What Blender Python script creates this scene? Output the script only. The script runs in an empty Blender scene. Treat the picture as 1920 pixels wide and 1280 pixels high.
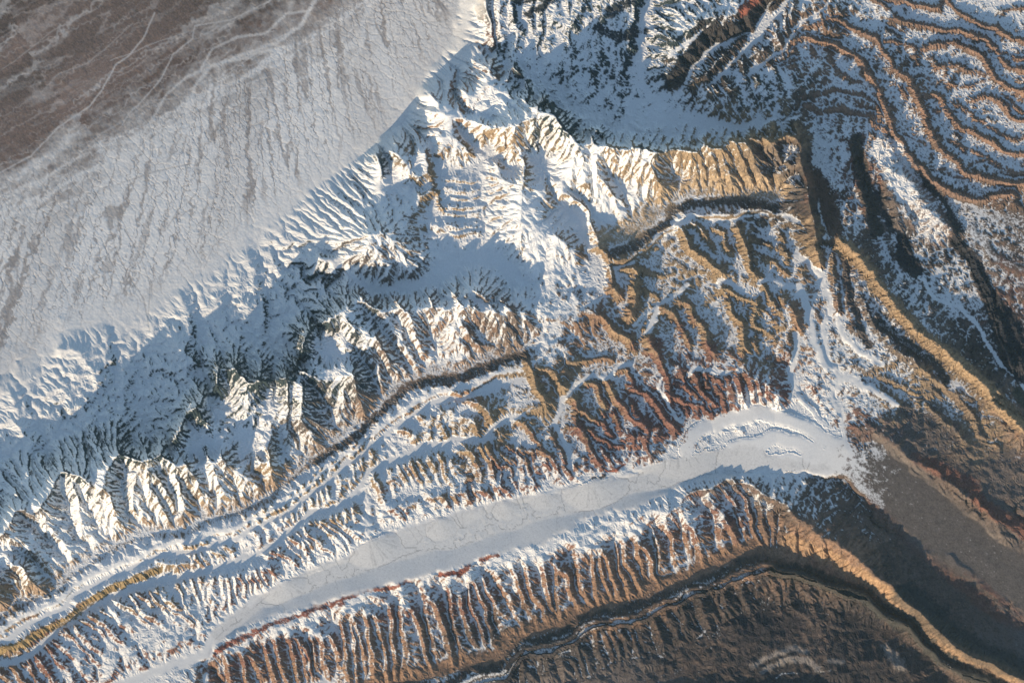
import bpy, math, numpy as np
S = bpy.context.scene
M = 25.0                                   # metres per survey unit
# ---------------------------------------------------------------- camera
cam = bpy.data.cameras.new("camera"); cam_o = bpy.data.objects.new("camera", cam); S.collection.objects.link(cam_o)
CX, CY, ALT = 960.0, 640.0, 400000.0
cam_o.location = (CX*M, -CY*M, ALT); cam_o.rotation_euler = (0, 0, 0)
cam.sensor_fit = 'HORIZONTAL'; cam.sensor_width = 36.0; cam.lens = 36.0*(ALT-300)/(1920*M)
cam.clip_start = 1000.0; cam.clip_end = 900000.0
S.camera = cam_o
# ---------------------------------------------------------------- daylight: low late sun from the lower left of the frame
SUN_EL = math.radians(12.5); SX, SY = -0.57, -0.82   # direction towards the sun in world x, y
n_ = math.hypot(SX, SY); SX /= n_; SY /= n_
W = bpy.data.worlds.new("World"); S.world = W; W.use_nodes = True
nt = W.node_tree; nt.nodes.clear()
sky = nt.nodes.new('ShaderNodeTexSky'); sky.sky_type = 'NISHITA'; sky.sun_disc = False
sky.sun_elevation = SUN_EL; sky.sun_rotation = math.atan2(SX, SY); sky.altitude = 1500; sky.air_density = 1.0; sky.dust_density = 0.7; sky.ozone_density = 0.9
bg = nt.nodes.new('ShaderNodeBackground'); bg.inputs['Strength'].default_value = 0.15
wo = nt.nodes.new('ShaderNodeOutputWorld'); nt.links.new(sky.outputs[0], bg.inputs[0]); nt.links.new(bg.outputs[0], wo.inputs[0])
sl = bpy.data.lights.new("sun", 'SUN'); sl.energy = 5.0; sl.angle = math.radians(0.53); sl.color = (1.0, 0.81, 0.57)
so = bpy.data.objects.new("sun", sl); S.collection.objects.link(so)
from mathutils import Vector
so.rotation_euler = Vector((SX*math.cos(SUN_EL), SY*math.cos(SUN_EL), math.sin(SUN_EL))).to_track_quat('Z', 'Y').to_euler()
so.location = (0, 0, 60000)
S.view_settings.view_transform = 'Standard'; S.view_settings.look = 'None'; S.view_settings.gamma = 1.0
S.view_settings.exposure = 0.52; S.view_settings.use_curve_mapping = False
S.cycles.max_bounces = 4; S.cycles.diffuse_bounces = 3

# ---------------------------------------------------------------- terrain survey (map units, 1 unit = 25 m)
import numpy as np
XA, XB, YA, YB = -168.0, 2088.0, -112.0, 1392.0
CELL = 1.6
NX = int((XB-XA)/CELL); NY = int((YB-YA)/CELL)
rng = np.random.RandomState(11)

def fnoise(shape, beta, lo, hi, cell, seed):
    """fractal noise by spectral filtering; lo / hi are wavelengths in map units"""
    r = np.random.RandomState(seed)
    f = np.fft.rfft2(r.standard_normal(shape).astype(np.float32))
    fy = np.fft.fftfreq(shape[0], cell)[:, None]; fx = np.fft.rfftfreq(shape[1], cell)[None, :]
    k = np.sqrt(fx*fx+fy*fy); k[0, 0] = 1e-9
    a = k**(-beta/2)
    a = a*np.exp(-(k*lo)**4*0.2)*(1-np.exp(-(k*hi)**2)); a[0, 0] = 0
    n = np.fft.irfft2(f*a, s=shape)
    return (n/n.std()).astype(np.float32)

def bilin(A, x, y):
    x = np.clip(x, 0, A.shape[1]-1.001); y = np.clip(y, 0, A.shape[0]-1.001)
    i = x.astype(np.int32); j = y.astype(np.int32); u = x-i; v = y-j
    return (A[j, i]*(1-u)*(1-v)+A[j, i+1]*u*(1-v)+A[j+1, i]*(1-u)*v+A[j+1, i+1]*u*v)

def resize(A, shape):
    ys = (np.arange(shape[0])+.5)*A.shape[0]/shape[0]-.5; xs = (np.arange(shape[1])+.5)*A.shape[1]/shape[1]-.5
    X, Y = np.meshgrid(xs, ys)
    return bilin(A, X, Y).astype(np.float32)

def blur(A, s):
    """gaussian blur by fft, s in cells, edges padded"""
    p = int(3*s)+1
    B = np.pad(A, p, mode='edge')
    fy = np.fft.fftfreq(B.shape[0])[:, None]; fx = np.fft.rfftfreq(B.shape[1])[None, :]
    g = np.exp(-2*(np.pi*s)**2*(fx*fx+fy*fy))
    return np.fft.irfft2(np.fft.rfft2(B)*g, s=B.shape)[p:-p, p:-p].astype(np.float32)

def ss(a, b, x):
    t = np.clip((x-a)/(b-a), 0, 1); return t*t*(3-2*t)

TAGS = []; CUR = None; PART = None
LINES = []      # (points xy, z per point, half width, priority)
def T(ox, oy, s, pts): return [(ox+x/s, oy+y/s) for x, y in pts]
def P(txt):
    v = [float(t) for t in txt.replace(',', ' ').split()]
    return list(zip(v[0::2], v[1::2]))
def Q(ox, oy, s, txt): return T(ox, oy, s, P(txt))
def resamp(pts, n):
    p = np.array(pts, float); d = np.r_[0, np.cumsum(np.hypot(*np.diff(p, axis=0).T))]
    t = np.linspace(0, d[-1], n)
    return np.c_[np.interp(t, d, p[:, 0]), np.interp(t, d, p[:, 1])]
def line(pts, z, w=0.0, amp=1.0, pr=1):
    """z: a number, or list spread evenly along the line"""
    p = np.array(pts, float); L = np.hypot(*np.diff(p, axis=0).T).sum()
    n = max(4, int(L/2.5)); q = resamp(p, n)
    # round corners
    for _ in range(2): q[1:-1] = (q[:-2]+2*q[1:-1]+q[2:])/4
    z = np.atleast_1d(np.array(z, float))
    zz = np.interp(np.linspace(0, 1, n), np.linspace(0, 1, len(z)), z) if len(z) > 1 else np.full(n, z[0])
    LINES.append((q, zz, w, amp, pr)); TAGS.append((CUR, PART))

POLYS = []
def serrate(q, z, a, dz, side, sp):
    """short side ribs and furrows down one flank of a ridge"""
    L = np.hypot(*np.diff(np.array(q, float), axis=0).T).sum(); n = max(3, int(L/sp)); p = resamp(q, n*2+1)
    d = np.gradient(p, axis=0); d /= np.hypot(d[:, 0], d[:, 1])[:, None]; m = np.c_[-d[:, 1], d[:, 0]]*side
    for k in range(1, n*2, 2):
        if rng.rand() < .15: continue
        e = p[k]+m[k]*a*rng.uniform(.7, 1.15)+d[k]*a*rng.uniform(-.1, .5)
        line([p[k]+m[k]*1.2, (p[k]*.5+e*.5), e], [z-1.5, z-dz*.36, z-dz*.72], amp=1.0)
        e2 = p[k+1]+m[k+1]*a+d[k+1]*a*rng.uniform(-.1, .5)
        line([p[k+1]+m[k+1]*2.6, (p[k+1]*.5+e2*.5), e2], [z-dz*.30, z-dz*.72, z-dz])

def inpoly(pts, X, Y):
    p = np.array(pts, float); inside = np.zeros(X.shape, bool)
    x0, y0 = p[-1]
    for x1, y1 in p:
        c = ((y1 > Y) != (y0 > Y))
        with np.errstate(divide='ignore', invalid='ignore'):
            inside ^= c & (X < (x0-x1)*(Y-y1)/(y0-y1+1e-12)+x1)
        x0, y0 = x1, y1
    return inside
CUR = 'apron'
# ---- levels of the plain and of the country outside the mapped crests
line(P('-170,-112 -60,-60 -170,120'), -34, pr=2)
line(P('-170,330 0,190 200,40 330,-110'), -24, pr=2)
line(P('-170,560 0,440 160,330 360,200 560,60 640,-110'), -13, pr=2)
line(P('-170,860 0,700 120,620 270,575 390,500 480,430 610,340 700,270 760,215 810,130 850,60 880,-110'), 0, pr=2)
CUR = 'teal'
line(P('-170,1000 -60,960 0,925'), 18)
CUR = 'main'
# crest of the main range, high jagged line
MC = P('-170,1070 -60,1030 0,1004 37,953 70,965 117,886 152,886 190,922 227,850 262,866 300,858 353,772 395,740 417,690 440,688 470,712 520,715 550,694 575,640 597,612 625,600 667,556 700,560 730,562 780,560 823,566 887,562 940,575 985,556')
line(MC, [v*1.2+2 for v in [66,66,70,64,74,74,70,76,74,74,78,74,82,80,76,78,80,76,74,60,56,48,42,38,36,34,30]])
line(P('690,434 680,480 720,520 790,515'), [70,56,40,34]); line(P('690,434 740,440 790,500'), [70,60,36])
CUR = 'main2'
MC2 = P('905,232 925,240 962,236 985,232 1000,200 1018,190 1045,210 1060,245 1095,258 1100,240 1128,250 1140,272 1175,278 1210,276 1240,290 1275,276 1300,290 1318,268 1335,285 1365,268 1400,262 1425,250 1445,268 1470,252 1490,262 1502,290 1500,320 1512,352 1520,395 1531,430 1532,460 1545,500')
line(MC2, [v*1.22-4 for v in [58,64,76,70,84,88,84,76,74,84,80,74,78,80,76,78,80,84,82,84,80,86,82,86,84,86,80,72,60,50,42]])
CUR = 'block'
line(P('915,205 905,165 918,112 930,130 950,165 965,125 985,150 1000,190'), [50,56,62,58,46,60,62,74])
CUR = 'bench'
# foot of the lit face and the dark band behind it
F1 = P('-170,1190 -60,1170 0,1150 60,1115 110,1097 135,1070 180,1042 222,1020 280,997 335,990 385,974 440,964 505,932 545,892 595,858 640,824 680,797 720,752 755,724 800,710 860,697 920,672 978,657')
line(F1, 22, pr=2)
CUR = 'bench'
F2 = P('1150,463 1180,448 1215,430 1250,408 1262,385 1290,372 1340,372 1400,374 1462,378')
line(F2, 22, pr=2)
D1 = P('-170,1215 0,1172 110,1112 150,1080 210,1055 280,1020 340,1008 440,985 480,965 540,925 600,880 650,842 690,812 730,775 770,748 820,728 870,716 930,698 978,682')
line([(x+2, y-4) for x, y in D1], [30]); line([(x+6, y+8) for x, y in D1], 28.5, w=2.5, pr=2)
line([(x+10, y+24) for x, y in D1], 23, w=4, pr=2)
D2 = P('1150,486 1200,468 1262,418 1300,398 1380,394 1450,396')
line(D2, 36); line([(x+2, y+7) for x, y in D2], 35, w=2.0, pr=2)
line(P('1262,418 1300,408 1380,406 1455,404 1500,416'), 30, w=3, pr=2)
line(P('1150,500 1178,492 1215,468 1232,448 1270,424'), 26, w=4, pr=2)
CUR = 'main'
# ravines down the lit face (left edge of each bright strip) with the spur crest on their right
def spurs(vs, w0, w1, zv0, zv1, rel0, rel1, up=None):
    global PART
    for num, v in enumerate(vs):
        PART = ('spur', len(LINES))
        p = resamp(v, 12); d = np.gradient(p, axis=0); d /= np.hypot(d[:, 0], d[:, 1])[:, None]
        t = np.linspace(0, 1, 12); w = w0+(w1-w0)*t; w = w*rng.uniform(.6, 1.35)
        c = p+np.c_[d[:, 1], -d[:, 0]]*w[:, None]
        zv = zv0+(zv1-zv0)*t; zc = zv+(rel0+(rel1-rel0)*t)*rng.uniform(.7, 1.25)+rng.uniform(-1.8, 1.8, 12)
        line(p, zv); line(c, zc)
    PART = None
o = (0, 853, 3)
S1 = [Q(*o, s) for s in ('-120,520 0,640 90,740 160,800', '0,500 150,560 220,620 330,715', '0,650 80,700 160,820', '100,650 200,740 280,800', '-100,760 0,830 100,900', '110,310 200,390 260,450 320,500 400,640', '345,100 390,250 415,400 450,480 530,550',
  '450,130 475,250 510,350 590,430 650,490', '560,240 590,300 670,400 740,450', '690,60 692,130 690,200 730,330 820,410', '750,120 800,200 860,290 930,400', '810,80 870,190 930,280 1000,400', '895,50 950,120 985,230 1005,400', '1000,100 1090,190 1135,330',
  '1090,0 1160,100 1225,220 1310,320', '1200,40 1300,110 1400,220 1440,250', '1445,0 1495,100 1515,210')]
o = (0, 427, 3)
S1 += [Q(*o, s) for s in ('1050,1040 1100,1150 1140,1280', '1255,790 1310,900 1325,1100 1390,1200 1450,1290', '1555,890 1575,1000 1595,1180 1600,1290', '1625,880 1640,1080 1710,1200 1760,1290', '1650,820 1750,880 1830,970 1900,1120')]
o = (640, 427, 3)
S1 += [Q(*o, s) for s in ('0,560 90,690 165,830 240,960', '0,840 65,980 110,1120', '165,630 245,780 295,880', '80,400 195,510 285,630 380,770 420,830', '265,430 350,530 415,690 490,805', '420,440 495,570 540,650', '550,440 635,550 715,670 790,730', '640,440 740,560 800,640', '740,440 855,530 945,630 1000,700', '860,470 960,560 1030,640')]
spurs(S1, 25, 10, 64, 23, 15, 4)
o = (640, 0, 3)
CUR = 'main2'
S2 = [Q(*o, s) for s in ('840,720 880,800 870,880', '905,720 915,850 980,960', '1010,700 1080,860 1110,940', '1120,700 1130,850 1120,960', '1210,760 1300,900 1330,1080 1420,1240', '1360,740 1390,900 1400,1000 1480,1100 1560,1240', '1450,830 1490,960 1560,1080', '1560,830 1600,930 1700,1060 1740,1180', '1690,850 1690,940 1760,1100 1800,1180', '1790,830 1850,940 1900,1020')]
S2 += [Q(1360, 240, 8, s) for s in ('-480,240 -420,420 -300,600 -120,900 -60,1020', '-260,300 -200,480 -60,760 60,1010', '0,260 60,400 180,640 300,960', '190,240 260,400 380,540 480,900 520,1030', '380,220 560,340 700,460 760,620', '500,90 590,260 690,420 760,600 790,760 780,1030', '650,80 780,200 880,340 950,470', '870,100 980,200 1010,380', '960,520 1010,680 1060,790')]
spurs(S2, 19, 7, 80, 25, 10, 3)
CUR = 'block'
# valleys around the central block
line(P('926,269 909,291 905,330 904,400 908,440 870,480 850,478'), [32,30,29,28,27,25]); line(P('985,540 960,500 920,486 875,480 855,490 820,520 760,540 700,545 640,500 600,480'), [26,24,23,22,22,23,24,26,28], w=3)
line(Q(640, 427, 3, '950,340 890,220 830,160 740,150 640,200 600,280'), 24, w=2)
line(P('975,300 978,400 980,540'), [66,50,28]); line(P('1040,440 1090,480 1060,515'), [50, 38, 30]); line(P('930,300 940,400 960,470'), [46,42,36])
for s in ('1040,690 1180,685 1215,640 1200,520 1320,470', '1320,440 1400,520 1530,700', '1440,340 1500,370 1560,480 1680,570', '1560,270 1720,350', '980,1120 1060,1060 1130,1040 1200,1200 1260,1290', '1100,250 1250,290 1330,330', '1080,760 1130,900 1140,1030', '560,690 620,800 600,900', '700,660 790,800', '750,560 850,700 900,870 1010,1050', '840,700 900,800 980,1000', '1320,20 1480,80 1500,190', '1520,180 1760,210', '1100,100 1250,200 1300,250'):
    q = Q(600, 160, 5.333, s); line(q, 44+8*rng.rand())
for s in ('1100,560 1150,740 1180,900 1400,830 1620,760', '1380,470 1500,620 1640,640', '650,700 700,900 740,1080', '900,760 960,1000 1040,1060', '1260,980 1400,1000 1620,1000', '1250,1120 1400,1130 1620,1140'):
    line(Q(600, 160, 5.333, s), 28)
for y in (343, 361, 372, 391, 402, 425, 437):
    line([(790+30*rng.rand(), y+10*rng.rand()), (825+10*rng.rand(), y-6*rng.rand()), (860, y+5*rng.rand()), (899, y-2)], [30, 35, 36, 33]); line([(812, y+11), (850, y+8*rng.rand()+4), (899, y+7)], 29)
CUR = 'teal'
# teal belt north of the crest
for s, z in (('330,680 370,690 480,720 550,800 590,900 585,990', (14, 30)), ('900,560 1000,620 1010,680 1100,750 1200,780', (24, 50)), ('780,700 850,800 910,860 900,950 960,1100', (18, 34)), ('60,930 110,1100 180,1230', (14, 34)), ('200,980 260,1100 340,1170 420,1130 500,1090', (14, 36)), ('330,850 400,950 420,1020 480,1030', (18, 32)), ('1190,380 1240,500 1250,620 1270,770', (10, 44)), ('1130,680 1150,760', (34, 44)), ('1720,40 1740,200 1850,280 1880,400', (24, 50)), ('1560,440 1700,450 1780,520 1830,700', (20, 62)), ('1730,120 1850,150', (34, 30)), ('1540,390 1650,390', (26, 26)), ('400,700 480,850 560,1100', (14, 30)), ('1000,400 1060,480 1100,620', (10, 30)), ('680,760 720,900 700,1060 760,1250', (16, 36)), ('1070,850 1000,1000 1080,1120 1090,1290', (40, 56)), ('930,1130 960,1290', (40, 56)), ('580,560 600,640 640,760', (6, 22)), ('1330,600 1400,760 1420,850', (30, 44)), ('1380,150 1450,330 1500,560', (8, 30)), ('1600,770 1650,820', (44, 40))):
    line(Q(0, 427, 3, s), [v*0.55 for v in z])
for s, z in (('820,470 800,560 810,680 790,760 770,1000 840,1200', (0, 22)), ('160,700 100,740 110,850 180,950 240,1150 260,1290', (0, 24)), ('1430,60 1480,320 1520,420 1510,560 1550,950', (0, 34)), ('350,500 370,560 300,660 200,860', (0, 6)), ('1100,480 1110,650 1180,860 1200,1000', (2, 30)), ('1640,0 1660,300 1600,600 1700,760', (10, 34)), ('-60,700 10,900 20,1290', (0, 22)), ('640,500 660,700 650,900 500,1000', (0, 18)), ('930,420 880,620 860,700', (2, 16))):
    line(Q(0, 427, 3, s), [v*0.55 for v in z])
CUR = 'blue'
# blue country north of the crest
line(P('880,-110 893,0 885,60 875,110 850,170'), 16)
line(P('960,0 1000,100 1040,200'), [34, 30, 26]); line(P('1240,-60 1200,60 1195,140 1230,205 1290,225 1400,235 1500,215'), [30,28,26,25,26,30,34], w=3, pr=2)
line(P('1080,250 1130,235 1200,250 1300,255 1400,240'), 30)
for s, z in (('1000,40 1100,130 1180,20 1260,-60', 40), ('930,0 960,120 1010,190 1120,330', 44), ('1080,70 1250,0', 46), ('1280,0 1290,200 1360,330', 44), ('1400,60 1440,180 1560,220', 40), ('1180,320 1240,560', 36), ('1040,330 1100,560', 40), ('1540,330 1480,540 1380,640', 36), ('1660,280 1560,520 1440,640', 38), ('1700,400 1600,640', 34), ('850,0 870,180 860,320', 34), ('780,60 800,220 830,330', 30), ('1660,60 1500,200 1300,220', 42)):
    line(Q(640, 0, 3, s), [z, z-8])
CUR = 'dark'
for s, z in (('-60,250 40,170 130,120 340,80 420,20 500,-40', 64), ('-60,430 60,340 160,230 330,170 400,90', 48), ('60,480 180,350 420,130 560,-20', 60), ('280,370 400,220 560,60', 56)):
    line(Q(1280, 0, 3, s), [z, z+6])
for s, z in (('0,480 120,300 400,160 520,0', 36), ('140,480 300,330 480,140 640,-30', 36), ('360,420 560,260 760,60 860,-40', 34), ('-80,330 20,260 100,180', 50)):
    line(Q(1280, 0, 3, s), z, w=2)
def comb(top, bot, n, ztop, zbot, rel, lean=0.0, w=0.42, jit=0.45):
    t = (np.arange(n)+0.5+rng.uniform(-jit, jit, n))/n
    tp = resamp(top, 200); bp = resamp(bot, 200)
    for a in t:
        def pt(u):
            k = np.clip(u, 0, 1)*199; i = int(k); return tp[i], bp[int(np.clip(u+lean, 0, 1)*199)]
        A, B = pt(a); m = 8; s = np.linspace(0, 1, m)[:, None]; b = np.array([rng.uniform(-1, 1), 0])
        L = np.hypot(*(B-A)); nn = np.array([(B-A)[1], -(B-A)[0]])/(L+1e-9)
        q = A+(B-A)*s+nn*np.sin(s*3.1416)*rng.uniform(-0.13, 0.13)*L
        zz = ztop+(zbot-ztop)*s[:, 0]
        line(q, zz+rel*(1-0.6*s[:, 0])*rng.uniform(0.45, 1.35))
        gap = np.hypot(*(tp[-1]-tp[0]))/n
        line(q[:-1]-nn*gap*w, zz[:-1])
comb(P('900,-40 1020,-60 1140,-60 1260,-60'), P('930,110 1010,190 1100,228 1200,216'), 17, 46, 28, 10)
comb(P('1075,252 1180,264 1300,276 1400,256 1500,250'), P('1095,226 1200,234 1300,236 1400,240 1500,226'), 22, 40, 28, 6)
comb(P('1310,170 1400,90 1500,0'), P('1370,232 1470,220 1530,150'), 11, 48, 32, 9)
comb(P('1500,20 1560,-20'), P('1530,140 1600,60'), 5, 40, 32, 7)
comb(P('1520,200 1640,190 1680,280'), P('1530,260 1590,300 1600,420'), 9, 30, 22, 6)
CUR = 'ne'
# long winding ridges of the north-east
NE = [('720,150 800,100 900,130 1000,180 1080,220 1130,300 1180,390 1270,460 1310,540 1350,620 1390,740 1430,830 1500,890 1560,910 1600,960 1700,1010 1950,1030', 42, 1),
 ('560,290 680,210 780,220 880,270 980,330 1050,430 1100,500 1130,580 1160,670 1200,770 1250,860 1310,940 1400,1020 1500,1080 1600,1130 1700,1120 1850,1090', 42, 1),
 ('1120,0 1300,30 1440,50 1480,10 1560,70 1650,130 1750,160 1800,200 1980,260', 40, 1), ('1180,120 1380,150 1470,180 1520,160 1620,190 1700,220 1750,300 1800,360 1980,420', 38, 1),
 ('1140,240 1290,250 1310,310', 34, 0), ('1340,270 1460,250 1550,240 1620,290 1690,340 1730,410 1800,470 1980,570', 38, 1), ('1420,380 1540,370 1620,400 1720,420', 32, 0), ('1340,540 1450,550 1500,640 1540,700 1660,760 1800,840 1980,880', 36, 1),
 ('1640,560 1750,530 1820,600 1850,660 1980,700', 34, 1), ('1110,470 1200,490 1270,530', 32, 0), ('850,370 940,430 1010,470', 34, 0), ('740,540 880,510 1000,530 1080,590', 34, 0), ('700,600 760,640 890,610 990,640 1060,650 1080,720 1160,740', 36, 1),
 ('1460,780 1560,830 1700,880 1800,960 1980,990', 30, 0), ('1550,590 1680,680 1800,770 1980,770', 30, 0), ('1790,520 1920,640', 30, 0), ('1440,940 1540,1010 1650,1020', 28, 0), ('1200,720 1300,780 1370,820', 28, 0), ('490,380 620,330 700,340', 36, 0), ('1500,470 1600,490 1700,450', 30, 0), ('1700,300 1850,330 1980,360', 32, 0), ('1250,430 1380,450', 30, 0), ('1800,60 1980,40', 34, 0), ('1000,-40 1150,60', 36, 0), ('1580,940 1700,900 1850,960', 28, 0), ('1350,600 1420,620 1500,600', 30, 0)]
for s, z, big in NE:
    PART = ('ridge', len(LINES)); q = Q(1280, 0, 3, s); line(q, [z+rng.uniform(-6, 4) for _ in range(14)])
    serrate(q, z, 8 if big else 5.5, 14 if big else 8, 1, 7 if big else 6); serrate(q, z, 8 if big else 5.5, 14 if big else 8, -1, 8 if big else 7)
    p = resamp(q, 24); d = np.gradient(p, axis=0); d /= np.hypot(d[:, 0], d[:, 1])[:, None]
    nrm = np.c_[-d[:, 1], d[:, 0]]
    a = 8.0 if big else 5.5
    line((p+nrm*a)[1:-1], z-(15 if big else 9)); line((p-nrm*a*1.1)[1:-1], z-(15 if big else 9))
PART = None
CUR = 'strikes'
# strike ridges between the north-east and the block
for s, z in (('920,770 950,850 980,950 1010,1100 1060,1290', 38), ('1040,760 1070,900 1130,1080 1180,1280', 34), ('1080,700 1130,760 1200,880 1300,1010 1420,1200 1520,1290', 36), ('860,1020 920,1100 960,1290', 28)):
    line(Q(1280, 0, 3, s), z)
for s, z in (('970,790 1020,950 1060,1100 1100,1280', 18), ('1050,800 1100,1020 1170,1280', 20), ('1170,760 1200,850 1300,960 1450,1120 1540,1280', 18), ('740,700 740,1000 790,1280', 22), ('860,700 1000,720', 24)):
    line(Q(1280, 0, 3, s), z)
CUR = 'mid'
# middle country: golden spurs, their crest on the upper right edge, and the hollows on their left
Z2 = (1120, 380, 4.5714)
for s, z in (('690,150 760,290 790,390 930,480 1010,560 1065,650', 50), ('1060,730 1130,830 1145,920 1160,990 1250,1010 1262,1130 1250,1270', 40), ('1150,190 1200,200 1260,330 1280,400 1300,500 1380,630', 50), ('1395,700 1500,860 1550,960', 40), ('790,180 900,220 960,300 1010,390', 42), ('960,200 1090,230 1100,320 1160,420', 42), ('0,360 70,450 120,580 130,700 180,800', 46), ('80,430 200,520 270,580 320,560 340,650 290,740 320,800 300,1000', 50), ('560,860 440,1070 480,1290', 44), ('690,830 820,900 820,970 880,1010 940,1100 930,1200 970,1250', 38), ('610,900 700,980 760,1120 800,1220', 36), ('1080,720 1200,800 1320,860 1340,900', 36), ('1270,1060 1380,1060 1500,1150 1530,1230', 34), ('1300,300 1500,350 1640,430 1650,520', 36), ('1580,280 1620,400', 38), ('1320,400 1480,470 1640,600', 36), ('-300,-60 -160,0 -60,120 20,330', 46), ('350,560 450,620 560,640', 32), ('340,750 480,790 560,850', 34), ('0,980 60,990 180,1110 290,1220', 42)):
    PART = ('ridge', len(LINES)); q = Q(*Z2, s); line(q, [z, z-3]); serrate(q, z, 14, 22, 1, 8)
    p = resamp(q, 12); d = np.gradient(p, axis=0); d /= np.hypot(d[:, 0], d[:, 1])[:, None]
    m = np.c_[-d[:, 1], d[:, 0]]
    line((p+m*15)[1:-1], z-25)
    line((p-m*10)[2:-2], z-19)
PART = None
CUR = 'mid2'
Z4 = (940, 640, 4.5714)
for s, z in (('210,150 280,250 330,430 380,540', 46), ('320,220 440,280 510,370 590,410', 42), ('560,480 620,500 650,560 640,640', 34), ('690,350 780,360 850,450 910,550', 30), ('870,340 960,440 1020,550 1130,650 1250,740', 32), ('890,250 970,240 1080,230 1140,290 1140,400', 32), ('1110,420 1240,460 1310,540 1380,670 1470,750', 32), ('1300,0 1330,130 1390,210 1440,300 1450,400 1430,500', 38), ('1450,440 1600,500 1700,560', 28), ('1590,230 1700,380 1800,490 1900,600', 30), ('120,680 220,740 290,850 350,960 380,1040', 32), ('400,810 490,920 540,1000 620,1060', 26), ('640,740 720,830 760,940 850,1100', 28), ('720,760 830,830 960,900 1200,880', 24), ('650,550 750,650 900,700 950,780', 28), ('0,860 130,920 300,1000', 26), ('-60,1060 60,1090 120,1200', 26), ('660,180 800,150 930,160', 32), ('980,600 1040,760', 24), ('880,610 920,740', 24), ('1450,340 1560,360 1700,440', 30), ('1720,260 1850,300 1950,400', 30), ('1150,560 1200,640', 28), ('1540,520 1640,660', 22)):
    PART = ('ridge', len(LINES)); q = Q(*Z4, s); line(q, [z, z-4]); serrate(q, z, 10, 17, 1, 7)
    p = resamp(q, 12); d = np.gradient(p, axis=0); d /= np.hypot(d[:, 0], d[:, 1])[:, None]
    m = np.c_[-d[:, 1], d[:, 0]]
    line((p+m*11)[1:-1], z-19)
    line((p-m*7)[2:-2], z-14)
PART = None
def rpairs(o, lst, a, dz):
    global PART
    for s, z in lst:
        PART = ('ridge', len(LINES)); q = Q(*o, s); line(q, [z+rng.uniform(-6, 3)-3*k/9 for k in range(12)]); serrate(q, z, a*.9, dz*.85, 1, 8)
        p = resamp(q, 12); d = np.gradient(p, axis=0); d /= np.hypot(d[:, 0], d[:, 1])[:, None]
        m = np.c_[-d[:, 1], d[:, 0]]
        line((p+m*a)[1:-1], z-dz); line((p-m*a*0.6)[2:-2], z-dz*0.5)
    PART = None
rpairs((640, 427, 3), (('625,925 700,945 780,1000 855,1075', 44), ('860,1120 905,1180 900,1290', 34), ('380,1025 440,1030 480,1110', 36), ('495,1105 545,1110 610,1170', 34), ('270,1120 360,1140 435,1210', 36), ('985,1085 1050,1120 1090,1190', 32), ('1100,780 1180,800 1250,880', 40)), 12, 16)
CUR = 'strike'
# strike valleys and rivers (flat floors)
K1 = Q(0, 853, 3, '-300,1290 0,1168 180,1112 280,1040 400,912 500,845 640,792 900,702 1150,652 1250,622 1420,552 1550,472 1700,382 1750,312 1920,272')
line(K1, [12, 14, 15, 17, 19, 20], w=4, pr=2)
line(K1[-1:]+P('673,915 690,888 720,870 775,852 790,835 835,832'), 20, w=4, pr=2)
line(P('673,915 687,930 690,953 690,1000'), [20, 16], w=3, pr=2)
line(P('845,860 835,832 850,820 905,824 917,812 923,792 965,780'), [18, 22], w=3, pr=2)
line(P('1062,870 1064,840 1043,790 1050,752 1073,727 1100,707 1127,704 1157,684 1190,684'), [13, 18, 20], w=3.5, pr=2)
line(P('1190,614 1207,590 1240,567 1290,530'), 24, w=2, pr=2); line(P('1235,575 1222,600 1215,625'), 24, w=5, pr=2)
line(P('1345,535 1352,522 1395,545'), 26, w=3, pr=2); line(P('1425,528 1440,522 1500,540'), 26, w=3, pr=2)
line(P('1290,700 1300,694 1360,690'), 22, w=3, pr=2)
line(Q(940, 640, 4.5714, '1380,310 1360,420 1400,520 1470,620 1520,690'), [24, 14], w=2, pr=2)
line(Q(1280, 427, 3, '640,160 700,210 780,260 790,350 810,450 790,650 850,780 860,880 850,980 900,1050 920,1150 930,1290'), [24, 20, 14, 8], w=4, pr=2)
line(Q(1280, 427, 3, '640,330 680,400 720,520 740,640 790,740 850,790'), [26, 18], w=6, pr=2)
line(Q(1280, 427, 3, '640,600 650,720 610,800 620,900 700,1000 800,1100'), [22, 14, 9], w=4, pr=2)
line(Q(1280, 427, 3, '860,870 960,860 1080,920 1200,1000'), [15, 18], w=5, pr=2)
line(Q(1280, 427, 3, '850,510 900,590 960,660 1040,710 1130,750'), 20, w=4, pr=2)
line(Q(1280, 427, 3, '1230,200 1300,220 1340,310 1450,400 1580,460 1650,530 1700,650 1830,800 1960,960'), [20, 8], w=2, pr=2)
CUR = 'hog'
# gold hogback in the lower left, red hogback at the valley edge
line(Q(0, 853, 3, '-300,1150 0,1085 200,1005 350,925 400,868 500,805 640,722 760,682 820,645 850,575 900,600 1020,620 1100,600'), [25, 26, 30, 33, 34, 34, 33, 30])
CUR = 'red'
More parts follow.
